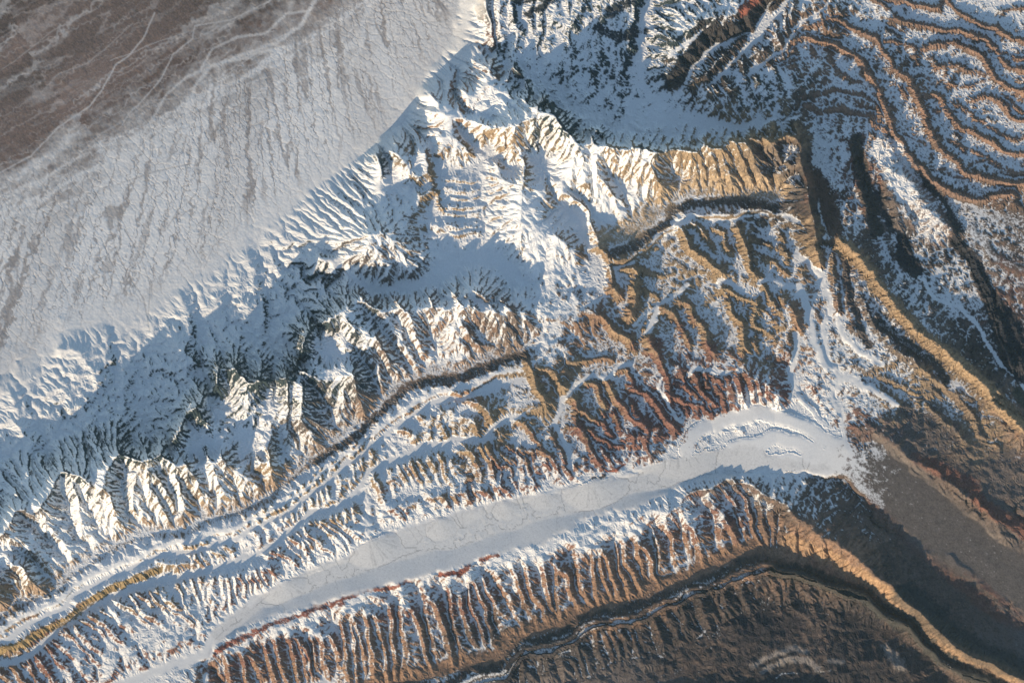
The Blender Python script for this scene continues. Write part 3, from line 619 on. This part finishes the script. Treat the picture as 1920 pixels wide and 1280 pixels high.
stripe(P('1500,878 1580,898 1650,940'), 10, None, .72, .6, 16); stripe(P('1412,758 1470,800 1540,850'), 26, None, .9, .55, 22)
WASH = [(Q(0, 0, 3, t), w, None, sn, k, fe) for t, w, sn, k, fe in (
 ('2080,0 2060,120 2040,260 1960,420', 2.5, .97, .7, 5), ('2070,-60 2060,60 2010,200 1900,330 1780,420 1660,440', 1.2, .95, .7, 3),
 ('1790,-30 1740,60 1690,140 1560,240 1400,300 1180,370 1090,480 1050,640 1020,680 850,800 700,900 450,970 330,1040 170,1170 0,1250', 2.6, .97, .85, 4), ('1740,60 1600,80 1500,180 1330,210 1180,270 1130,390 1040,430 940,540 870,640 800,760 750,850', 1.4, .95, .75, 3),
 ('1510,10 1300,110 1110,150 1080,210 950,320 900,430 770,590 730,640 680,700', .9, .85, .75, 1.5), ('870,60 800,200 730,300 650,370 560,500 490,600 330,710 180,880 0,970', 1.0, .8, .75, 1.5), ('1060,170 840,240 760,290 600,340', .6, .6, .7, 1), ('1640,260 1450,290 1380,330 1240,350', 2.0, .97, .7, 3), ('1420,400 1300,450 1180,490 1100,560 1020,640', 1.6, .95, .7, 3), ('640,-60 560,40 300,170 180,250 60,350 0,400', .6, .5, .6, 1), ('750,130 600,260 480,350 330,410 220,530', .7, .45, .6, 1.5), ('480,850 350,930 250,1010 130,1060', 1.5, .9, .6, 3), ('980,560 840,560 700,680 560,760 440,860', .9, .7, .6, 2), ('1330,1000 1200,960 1000,940 760,910', 1.0, .95, .6, 3), ('20,-20 0,60', 6, .8, .7, 6))]
DARKWASH = [(Q(0, 0, 3, t), w, None, sn, k, fe) for t, w, sn, k, fe in (
 ('1900,480 1730,570 1540,650 1500,690 1320,740', .6, .45, .7, 1), ('1060,915 860,950 640,1030', .7, .35, .7, 1.5), ('2060,620 2000,500 1960,330', .6, .5, .6, 1), ('1030,920 1040,980 1010,1130 960,1280', .6, .45, .7, 1), ('1510,680 1420,800 1380,900', .6, .45, .7, 1), ('780,1260 850,1120 900,960', .6, .45, .6, 1), ('830,1850 790,1680 710,1530 670,1430', 1.0, .3, .8, 1), ('825,1800 840,1600 780,1440 700,1300', .8, .3, .7, 1), ('360,1850 390,1700 350,1500 370,1380 450,1280', .6, .4, .6, 1), ('1150,1500 1210,1380 1280,1300', .6, .4, .6, 1))]
def stripe_masks(X, Y, wx, wy, lst=None):
    out = []
    for pts, w, rock, snow, k, fe in (STR if lst is None else lst):
        p = np.array(pts, float); R = w+fe+4
        x0, x1 = p[:, 0].min()-R-4, p[:, 0].max()+R+4; y0, y1 = p[:, 1].min()-R-4, p[:, 1].max()+R+4
        i0 = max(0, int((x0-XA)/CELL)); i1 = min(NX, int((x1-XA)/CELL)+1); j0 = max(0, int((y0-YA)/CELL)); j1 = min(NY, int((y1-YA)/CELL)+1)
        if i1 <= i0 or j1 <= j0: continue
        sl = (slice(j0, j1), slice(i0, i1)); f = min(1.0, w/6.0)
        xx = X[sl]+wx[sl]*f; yy = Y[sl]+wy[sl]*f; d = np.full(xx.shape, 1e9, np.float32)
        q = p+0; q = np.c_[q]; ww = warp(q)*3.2; q = q+ww
        for (ax, ay), (bx, by) in zip(q[:-1], q[1:]):
            m = slice(None)
            vx, vy = bx-ax, by-ay; L = vx*vx+vy*vy+1e-6
            t = np.clip(((xx-ax)*vx+(yy-ay)*vy)/L, 0, 1)
            np.minimum(d, np.hypot(xx-ax-t*vx, yy-ay-t*vy), out=d)
        out.append((sl, (1-ss(max(w-fe*.5, 0.1), w+fe, d))*k, rock, snow))
    return out


# ---------------------------------------------------------------- ground cover: rock colour, snow
PAL = dict(b=(.135,.10,.085), t=(.34,.245,.155), o=(.32,.20,.135), r=(.23,.12,.095), g=(.17,.14,.125), d=(.060,.052,.052), k=(.040,.060,.068), v=(.13,.11,.07), n=(.155,.112,.09))  # k: blue haze and shade put into the rock colour
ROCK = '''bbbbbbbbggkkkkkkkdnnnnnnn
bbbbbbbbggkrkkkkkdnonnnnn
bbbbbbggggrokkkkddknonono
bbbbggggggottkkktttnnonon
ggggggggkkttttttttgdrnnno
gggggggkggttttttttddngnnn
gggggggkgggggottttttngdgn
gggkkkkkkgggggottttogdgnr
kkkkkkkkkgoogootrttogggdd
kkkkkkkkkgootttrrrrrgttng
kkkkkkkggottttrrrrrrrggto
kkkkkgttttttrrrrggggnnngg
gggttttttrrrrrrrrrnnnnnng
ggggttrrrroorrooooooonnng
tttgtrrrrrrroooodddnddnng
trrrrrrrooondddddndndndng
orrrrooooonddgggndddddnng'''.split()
SNOW = '''5111123689976656657555555
1111235789976656656444444
1112356889978645555444444
1124678889899888775444444
1246789878667998865554444
3578878787667987754443332
7888878778889864344455332
9877777777888643344446532
8777777778875533334445421
7777777777764333335553342
7777787777655333379831112
7888888766655555567730000
8999887777777777764320000
9999777888888766542210000
6778778876666543321100000
5566666666554332100000000
4566555554443100000000000'''.split()

def cover(h, A, mt, plain, basin, fl, X, Y):
    wx = fnoise((NY, NX), 2.0, 8, 160, CELL, 51)*22; wy = fnoise((NY, NX), 2.0, 8, 160, CELL, 52)*22
    gx = (X+wx)/80.0; gy = (Y+wy)/80.0
    rgb = np.array([[PAL[c] for c in row[:25]] for row in ROCK], np.float32)
    sn = np.array([[float(c) for c in row[:25]] for row in SNOW], np.float32)/9
    rock = np.stack([bilin(rgb[..., k], gx, gy) for k in range(3)], -1).astype(np.float32)
    s0 = bilin(sn, gx, gy).astype(np.float32)
    gyy, gxx = np.gradient(h, CELL)
    slope = np.hypot(gxx, gyy)
    # the sunny aspect: ground tilted to the south west loses its snow first
    asp = (gxx*0.57-gyy*0.82)      # >0 where the ground faces the sunny side
    asp = blur(asp, 0.7)
    n = fnoise((NY, NX), 1.6, 3, 40, CELL, 61); nf = fnoise((NY, NX), 0.8, 2.4, 8, CELL, 62)
    conc = (blur(h, 2.0)-h)          # hollows hold snow, ribs are blown bare
    lit = np.clip(asp, -.4, 1.1)
    se = blur(-(gxx*0.60+gyy*0.80), 0.6)      # ground falling to the south east carries less snow
    ne = blur(-(gxx*0.90-gyy*0.35), 0.6); se = np.maximum(se, ne-0.10)
    sh = np.clip(-lit-0.03, 0, .5)
    bare = (2.2-1.5*s0)*np.clip(lit, 0, 1.1)+(2.4-2.1*s0)*sh+(1.5-1.42*s0)*np.clip(slope-0.36, 0, 1.2)+(1.6+1.2*s0)*np.clip(se-0.08, 0, .45)
    f = (s0-0.50)*2.6+0.62-bare+0.85*np.clip(conc, -.7, .7)*ss(.02, .33, s0)*(1-.55*ss(.05, .3, lit))+0.16*n+0.14*nf
    wx2 = wx*0.10+nf*0.8; wy2 = wy*0.10+n*0.8
    fs = np.zeros_like(f)
    bw = blur(basin, 2.0)[..., None]; rock = rock*(1-bw)+np.array((.10, .10, .105), np.float32)*bw
    masks = stripe_masks(X, Y, wx2, wy2)
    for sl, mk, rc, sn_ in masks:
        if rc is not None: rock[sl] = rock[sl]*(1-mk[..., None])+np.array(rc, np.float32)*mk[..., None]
        if sn_ is not None: f[sl] = f[sl]*(1-mk)+((sn_-.5)*2.6+0.35*np.clip(conc[sl], -.8, .8)*(.2 if sn_ > .9 else (0.1 if sn_ < .05 else 1))+.15*nf[sl]+.1)*mk
    f = f+0.5*fl*(s0 > .4)
    snow = ss(-0.26, 0.42, f)
    # strata: bands following the height and the lie of the beds
    st = fnoise((NY, NX), 1.3, 3, 50, CELL, 63)
    bed = np.sin(h*0.9+X*0.02+1.3*st)
    rock = rock*0.70*(1+0.10*bed[..., None])*(1+0.13*st[..., None]+0.10*nf[..., None])
    return rock, snow, s0, slope, asp, nf, n

def streaks(X, Y, ang, st, wl, seed, thin=0.18, uv=None, wob=7):
    """thin wandering braided lines along a direction"""
    u = (X*math.cos(ang)+Y*math.sin(ang)); v = (-X*math.sin(ang)+Y*math.cos(ang))
    if uv is not None: u, v = uv
    w1 = fnoise(X.shape, 2.2, 10, 120, CELL, seed+1)*wob
    r = np.random.RandomState(seed)
    N = 256; base = r.standard_normal((N, N)).astype(np.float32)
    fy = np.fft.fftfreq(N)[:, None]; fx = np.fft.rfftfreq(N)[None, :]
    base = np.fft.irfft2(np.fft.rfft2(base)*np.exp(-((fx*3)**2+(fy*3)**2)*4), s=(N, N)); base /= base.std()
    a = np.mod((u+w1)/(wl*st), N-2); b = np.mod((v+w1*0.8)/wl, N-2)
    q = bilin(base, a, b)
    return np.exp(-(q/thin)**2).astype(np.float32), q.astype(np.float32)

def paint():
    h, A, mt, plain, basin, fl, X, Y = relief()
    rock, snow, s0, slope, asp, nf, n = cover(h, A, mt, plain, basin, fl, X, Y)
    SN = np.array((.83, .815, .785), np.float32)
    wx_ = fnoise(X.shape, 1.6, 4, 40, CELL, 97); wy_ = fnoise(X.shape, 1.6, 4, 40, CELL, 98)
    pl = blur(plain, 5.0); bs = blur(basin, 1.0)
    # plain: brown gravel far out, snow apron towards the range, washes running to the lower left
    d_apron = None
    px, py = np.array([(-170, 860), (0, 700), (120, 620), (270, 575), (390, 500), (480, 430), (610, 340), (700, 270), (760, 215), (810, 130), (850, 60), (880, -110)], float).T
    # distance across the plain measured square to the range front
    t = (X*0.62+Y*0.78)
    edge = np.interp(X*0.78-Y*0.62, (px*0.78-py*0.62), (px*0.62+py*0.78))
    dist = edge-t                                          # 0 at the mountain foot, grows outwards
    n3 = fnoise(X.shape, 2.0, 12, 200, CELL, 71)
    l1, q1 = streaks(X, Y, math.radians(148), 9, 6.0, 81, 0.18, wob=4)
    l2, q2 = streaks(X, Y, math.radians(152), 11, 3.6, 83, 0.20, wob=3)
    l3, q3 = streaks(X, Y, math.radians(146), 8, 17.0, 85, 0.15, wob=5)
    b1, qb = streaks(X, Y, math.radians(150), 7, 22.0, 87, 0.5)
    d2 = dist+0.11*(X*0.78-Y*0.62+254)
    far = ss(235, 420, d2+14*n3+20*qb)
    snowp = (1-far)*1.0+far*0.03
    snowp = np.clip(snowp+0.34*far*(l1*0.5+l3*0.9+l2*0.35)-0.10*far*np.clip(qb,-1,1)+0.10*far*np.clip(qb, -1, 1), 0, 1)
    mid = np.exp(-((d2-270)/90)**2)
    snowp = np.clip(snowp+0.35*mid*(l1*.6+l2*.35+l3*.7)-0.18*mid*(1-l1)*(1-l2), 0, 1)
    # channel tracery from the flow itself
    ch = ss(1.5, 2.9, np.log10(np.maximum(A, 1)))
    ap = (1-far)
    vv = X+0.30*(Y-500)*(1-2.6*ss(250, 850, X)); uv = (Y, vv)
    c1, _ = streaks(X, Y, 0, 16.0, 3.4, 91, 0.28, uv, 4); c2, _ = streaks(X, Y, 0, 12.0, 6.5, 93, 0.18, uv, 5); c3, q5 = streaks(X, Y, 0, 6.0, 22.0, 95, 0.5, uv, 7)
    near = ss(-10, 60, dist)
    ch = np.clip(0.45*ch+ss(.2, .9, c1)*0.6*near+ss(.2, .9, c2)*0.8*near, 0, 1)
    snowp = snowp-0.10*ap*np.clip(q5, -1, 1)
    snowp = snowp*(1-0.62*ch*ap)-0.10*ap*np.clip(nf, 0, 2)*0.7
    snow = snow*(1-pl)+np.clip(snowp, 0, 1)*pl
    for sl, mk, rc, sn_ in stripe_masks(X, Y, wx_*2.2, wy_*2.2, WASH+DARKWASH):
        mk = mk*(0.75+0.25*np.clip(qb[sl], -1, 1))
        snow[sl] = snow[sl]*(1-mk)+sn_*mk; h[sl] -= 0.18*mk*(1 if sn_ < .5 else .3)
    h = h-(0.22*ch*ap-0.10*q5*ap)*pl*near
    gr = np.stack([np.full_like(X, c) for c in (.135, .096, .080)], -1)*(1+.42*qb[..., None]*far[..., None]+.10*n[..., None]+.10*nf[..., None]+0.18*(l1*far)[..., None])
    rock = rock*(1-pl[..., None])+gr*pl[..., None]
    # basin floor: even snow with a few dark washes
    for fx, fy, R, H in FANS:
        an = np.arctan2(X-fx, Y-fy); r = np.hypot(X-fx, Y-fy)
        g = np.interp(an, np.linspace(-3.2, 3.2, 161), np.random.RandomState(int(fx)).standard_normal(161))
        th = ss(.7, 1.5, g+0.5*n)*(r < R*0.95)*ss(4, 14, r)
        ch = np.maximum(ch, th*0.55)
    rip = fnoise(X.shape, 1.4, 3, 30, CELL, 77)
    sb = np.clip(0.93-0.07*np.abs(rip)-0.30*ch-0.55*ch*ss(2.0, 3.2, np.log10(np.maximum(A, 1)))-0.05*np.clip(nf, 0, 2), 0, 1)
    snow = snow*(1-bs)+np.where(s0 > .45, sb, snow)*bs
    gv = blur(inpoly(GRAVEL, X, Y).astype(np.float32), 6)[..., None]; rock = rock*(1-gv)+np.array((.125, .105, .092), np.float32)*(1+.10*n+.10*nf)[..., None]*gv
    cs = snow[..., None]
    # snow is darker low down, lighter high up
    tint = (0.80+0.14*ss(0, 60, h)+0.06*ss(.5, .95, s0))[..., None]
    col = rock*(1-cs)+SN*tint*cs
    return h, np.clip(col, 0.01, .9).astype(np.float32), snow, A, X, Y, mt

REG = {
 'plain': ('gravel_plain', 'flat brown gravel plain with pale braided washes in the upper left', 'plain'),
 'apron': ('alluvial_apron', 'pale snow-dusted apron of fans with dark thin channels between brown plain and mountains', 'alluvial fan'),
 'teal': ('foothills', 'snowy dissected blue-shaded foothills between the pale apron and the bright range', 'foothills'),
 'main': ('mountain_ridge', 'bright snowy range with long white spurs above a brown foot, lower left to centre', 'mountain ridge'),
 'main2': ('mountain_ridge', 'golden and white massif with sunlit spurs, upper centre right, square eastern corner', 'mountain ridge'),
 'block': ('plateau', 'white snow-covered slopes west of the golden massif, cut by straight north-south valleys', 'plateau'),
 'blue': ('snow_basin', 'blue shaded snowy basin behind the golden massif at the top', 'snow basin'),
 'dark': ('mountain_ridge', 'dark bare ridge slanting up to the top edge beside the blue snow basin', 'mountain ridge'),
 'bench': ('rock_bench', 'dark cliff band and grey snow bench along the foot of the bright range', 'rock bench'),
 'mid': ('badlands', 'golden ridges and dark snowy gullies in the centre right between two snow valleys', 'badlands'),
 'mid2': ('badlands', 'golden brown spurs with snow channels in the centre above the snow valley', 'badlands'),
 'red': ('badlands', 'belt of short red and tan ribs along the upper edge of the snow valley', 'badlands'),
 'strike': ('river_valley', 'narrow white snow-filled river channels winding between the golden ridges', 'river valley'),
 'hog': ('hogback_ridge', 'thin sharp golden ridge beside a white channel in the lower left', 'hogback ridge'),
 'basin': ('snow_valley', 'broad flat snow-covered valley crossing the lower half of the picture', 'snow valley'),
 'gravel': ('gravel_basin', 'flat brown gravel basin at the lower right end of the snow valley', 'gravel basin'),
 'south': ('mountain_ridge', 'long red and orange ribbed range below the snow valley ending in a thin orange blade', 'mountain ridge'),
 'sfoot': ('badlands', 'dark brown shaded badlands below the long red ribbed range', 'badlands'),
 'ne': ('badlands', 'winding red-crested ridges with dark snowy gullies in the upper right', 'badlands'),
 'strikes': ('mountain_ridge', 'straight parallel dark and pale ridges between golden massif and winding red ridges', 'mountain ridge'),
 'east': ('mountain_ridge', 'long golden ridge and tan foothills slanting down the right side', 'mountain ridge'),
 'eastdark': ('hogback_ridge', 'thin nearly black parallel hogback ridges at the right edge', 'hogback ridge'),
 'farse': ('foothills', 'low dark red foothills in the lower right beyond the gravel basin', 'foothills'),
}

# ---------------------------------------------------------------- regions of the map, one object each
def ground_material():
    m = bpy.data.materials.new('weathered_ground'); m.use_nodes = True; t = m.node_tree; t.nodes.clear()
    o = t.nodes.new('ShaderNodeOutputMaterial'); b = t.nodes.new('ShaderNodeBsdfPrincipled'); t.links.new(b.outputs[0], o.inputs[0])
    a = t.nodes.new('ShaderNodeAttribute'); a.attribute_name = 'cover'
    tc = t.nodes.new('ShaderNodeTexCoord'); nz = t.nodes.new('ShaderNodeTexNoise'); nz.inputs['Scale'].default_value = 1/60.0; nz.inputs['Detail'].default_value = 5
    t.links.new(tc.outputs['Object'], nz.inputs['Vector'])
    mr = t.nodes.new('ShaderNodeMapRange'); mr.inputs[1].default_value = .3; mr.inputs[2].default_value = .7; mr.inputs[3].default_value = .94; mr.inputs[4].default_value = 1.06
    t.links.new(nz.outputs['Fac'], mr.inputs[0])
    mx = t.nodes.new('ShaderNodeVectorMath'); mx.operation = 'SCALE'; t.links.new(a.outputs['Color'], mx.inputs[0]); t.links.new(mr.outputs[0], mx.inputs['Scale'])
    t.links.new(mx.outputs[0], b.inputs['Base Color'])
    b.inputs['Roughness'].default_value = 0.9; b.inputs['Specular IOR Level'].default_value = 0.15
    return m
MAT = ground_material()

def region_map():
    """nearest surveyed line wins: each cell gets the number of the region and the part it lies in"""
    lab = np.full((NY, NX), -1, np.int32); sx = np.zeros((NY, NX), np.int32); sy = np.zeros((NY, NX), np.int32)
    keys = {}
    for (q, zz, w, amp, pr), tg in zip(LINES, TAGS):
        k = keys.setdefault(tg, len(keys))
        qq = q+warp(q)*3.2*amp; n = max(4, len(q)*3); t = np.linspace(0, len(q)-1, n)
        i = ((np.interp(t, np.arange(len(q)), qq[:, 0])-XA)/CELL).astype(int); j = ((np.interp(t, np.arange(len(q)), qq[:, 1])-YA)/CELL).astype(int)
        ok = (i >= 0) & (i < NX) & (j >= 0) & (j < NY); lab[j[ok], i[ok]] = k
    jj, ii = np.mgrid[0:NY, 0:NX].astype(np.int32)
    sy[:] = np.where(lab >= 0, jj, -9999); sx[:] = np.where(lab >= 0, ii, -9999)
    step = 512
    while step >= 1:
        for dy in (-step, 0, step):
            for dx in (-step, 0, step):
                if not (dx or dy): continue
                a = slice(max(0, dy), NY+min(0, dy)); b = slice(max(0, -dy), NY+min(0, -dy))
                c = slice(max(0, dx), NX+min(0, dx)); d = slice(max(0, -dx), NX+min(0, -dx))
                ny_, nx_, nl = sy[b, d], sx[b, d], lab[b, d]
                dn = (ny_-jj[a, c])**2+(nx_-ii[a, c])**2; do = (sy[a, c]-jj[a, c])**2+(sx[a, c]-ii[a, c])**2
                m = dn < do
                sy[a, c][m] = ny_[m]; sx[a, c][m] = nx_[m]; lab[a, c][m] = nl[m]
        step //= 2
    return lab, keys

def mesh_of(name, mask, VX, VY, H, COL):
    """mask over quads"""
    j, i = np.nonzero(mask)
    if not len(j): return None
    v0 = j*NX+i
    quads = np.stack([v0, v0+NX, v0+NX+1, v0+1], -1)         # counter-clockwise seen from above (y runs down)
    u, inv = np.unique(quads, return_inverse=True); inv = inv.reshape(-1, 4)
    me = bpy.data.meshes.new(name)
    nv, nf = len(u), len(quads)
    me.vertices.add(nv); me.loops.add(nf*4); me.polygons.add(nf)
    co = np.empty((nv, 3), np.float32); co[:, 0] = VX.ravel()[u]*M; co[:, 1] = -VY.ravel()[u]*M; co[:, 2] = H.ravel()[u]*M
    me.vertices.foreach_set('co', co.ravel())
    me.loops.foreach_set('vertex_index', inv.ravel().astype(np.int32))
    me.polygons.foreach_set('loop_start', np.arange(0, nf*4, 4, dtype=np.int32))
    me.polygons.foreach_set('use_smooth', np.zeros(nf, bool))
    at = me.color_attributes.new('cover', 'FLOAT_COLOR', 'POINT')
    c = np.ones((nv, 4), np.float32); c[:, :3] = COL.reshape(-1, 3)[u]; at.data.foreach_set('color', c.ravel())
    me.materials.append(MAT); me.update(calc_edges=True)
    return me

def put(name, me, parent=None):
    o = bpy.data.objects.new(name, me); S.collection.objects.link(o)
    if parent is not None: o.parent = parent
    return o

H, COL, SNOWC, AREA, X, Y, MT = paint()
lab, keys = region_map()
inv_keys = {v: k for k, v in keys.items()}
regs = {}
for tg, k in keys.items(): regs.setdefault(tg[0], []).append((tg[1], k))
q_lab = lab[:-1, :-1]
PLN = inpoly(FLAT_PLAIN, X, Y)[:-1, :-1]; BAS = inpoly(CV, X, Y)[:-1, :-1]
tt = (X*0.62+Y*0.78)[:-1, :-1]
pxx, pyy = np.array([(-170, 860), (0, 700), (120, 620), (270, 575), (390, 500), (480, 430), (610, 340), (700, 270), (760, 215), (810, 130), (850, 60), (880, -110)], float).T
dd = np.interp((X*0.78-Y*0.62)[:-1, :-1], (pxx*0.78-pyy*0.62), (pxx*0.62+pyy*0.78))-tt
masks = {}
for r, parts in regs.items():
    masks[r] = {p: (q_lab == k) & ~PLN & ~BAS for p, k in parts}
masks['plain'] = {None: PLN & (dd > 330)}
masks['apron'] = {None: (PLN & (dd <= 330)) | ((q_lab == keys[('apron', None)]) & ~PLN & ~BAS)}
masks.setdefault('basin', {}); masks['basin'][None] = masks['basin'].get(None, np.zeros_like(BAS)) | BAS
for r, (name, label, cat) in REG.items():
    if r not in masks: continue
    ms = dict(masks[r]); main = ms.pop(None, None)
    me = mesh_of(name, main, X, Y, H, COL) if main is not None and main.any() else None
    root = put(name, me)
    root['label'] = label; root['category'] = cat; root['kind'] = 'structure'
    for p, mk in ms.items():
        me = mesh_of(p[0], mk, X, Y, H, COL)
        if me: put(p[0], me, root)
# ---------------------------------------------------------------- the country beyond the survey
def outskirts():
    c = 12.0
    xs = np.arange(XA-1776, XB+1800, c); ys = np.arange(YA-1776, YB+1800, c)
    gx, gy = np.meshgrid(xs, ys)
    def fold(v, n):                      # the mapped country mirrored outwards
        v = np.mod(v, 2*n); return np.clip(np.where(v > n, 2*n-v, v), 0, n-1.01)
    ci = fold((gx-XA)/CELL, NX-1); cj = fold((gy-YA)/CELL, NY-1)
    HB = blur(H, 5); CB = np.stack([blur(COL[..., q], 4) for q in range(3)], -1)
    hb = bilin(HB, ci, cj); d = np.hypot(np.maximum(np.maximum(XA-gx, gx-XB), 0), np.maximum(np.maximum(YA-gy, gy-YB), 0))
    k = np.exp(-d/1100.0); n = fnoise(gx.shape, 2.4, 50, 900, c, 5)
    z = hb*k+(1-k)*(-6+14*n); z = np.where(d < 2, z-3, z)
    cb = np.stack([bilin(CB[..., q], ci, cj) for q in range(3)], -1); av = np.array((.22, .17, .15), np.float32)
    cc = cb*k[..., None]**2+(1-k[..., None]**2)*av*(1+.2*n[..., None])
    ny, nx = gx.shape; inside = (gx[:-1, :-1] > XA+c) & (gx[1:, 1:] < XB-c*1.5) & (gy[:-1, :-1] > YA+c) & (gy[1:, 1:] < YB-c*1.5)
    j, i = np.nonzero(~inside); v0 = j*nx+i; quads = np.stack([v0, v0+nx, v0+nx+1, v0+1], -1)
    co = np.stack([gx.ravel()*M, -gy.ravel()*M, z.ravel()*M], -1).astype(np.float32)
    used = (d <= 0); co[used.ravel(), 2] -= 5*M
    me = bpy.data.meshes.new('terrain'); me.vertices.add(len(co)); me.loops.add(len(quads)*4); me.polygons.add(len(quads))
    me.vertices.foreach_set('co', co.ravel()); me.loops.foreach_set('vertex_index', quads.ravel().astype(np.int32)); me.polygons.foreach_set('loop_start', np.arange(0, len(quads)*4, 4, dtype=np.int32))
    at = me.color_attributes.new('cover', 'FLOAT_COLOR', 'POINT'); c4 = np.ones((len(co), 4), np.float32); c4[:, :3] = np.clip(cc.reshape(-1, 3), .01, .9); at.data.foreach_set('color', c4.ravel())
    me.materials.append(MAT); me.update(calc_edges=True)
    o = put('terrain', me); o['label'] = 'brown and grey desert country running on beyond the mapped ranges'; o['category'] = 'terrain'; o['kind'] = 'structure'
outskirts()

# ---------------------------------------------------------------- thin air between the ground and the orbit
def haze(dens):
    x0, x1 = (XA-1900)*M, (XB+1900)*M; y0, y1 = -(YB+1900)*M, -(YA-1900)*M; z0, z1 = H.min()*M-4000.0, ALT+1500.0
    v = [(x, y, z) for z in (z0, z1) for y in (y0, y1) for x in (x0, x1)]
    me = bpy.data.meshes.new('haze'); me.from_pydata(v, [], [(0, 2, 3, 1), (4, 5, 7, 6), (0, 1, 5, 4), (2, 6, 7, 3), (0, 4, 6, 2), (1, 3, 7, 5)])
    m = bpy.data.materials.new('thin_air'); m.use_nodes = True; t = m.node_tree; t.nodes.clear()
    o = t.nodes.new('ShaderNodeOutputMaterial'); p = t.nodes.new('ShaderNodeVolumePrincipled'); p.inputs['Color'].default_value = (.50, .80, 1.0, 1); p.inputs['Density'].default_value = dens; p.inputs['Anisotropy'].default_value = 0.1
    t.links.new(p.outputs[0], o.inputs['Volume']); me.materials.append(m)
    ob = put('haze', me); ob['kind'] = 'stuff'; ob['label'] = 'thin blue air over the whole mountain country'; ob['category'] = 'haze'
haze(0.8e-7)
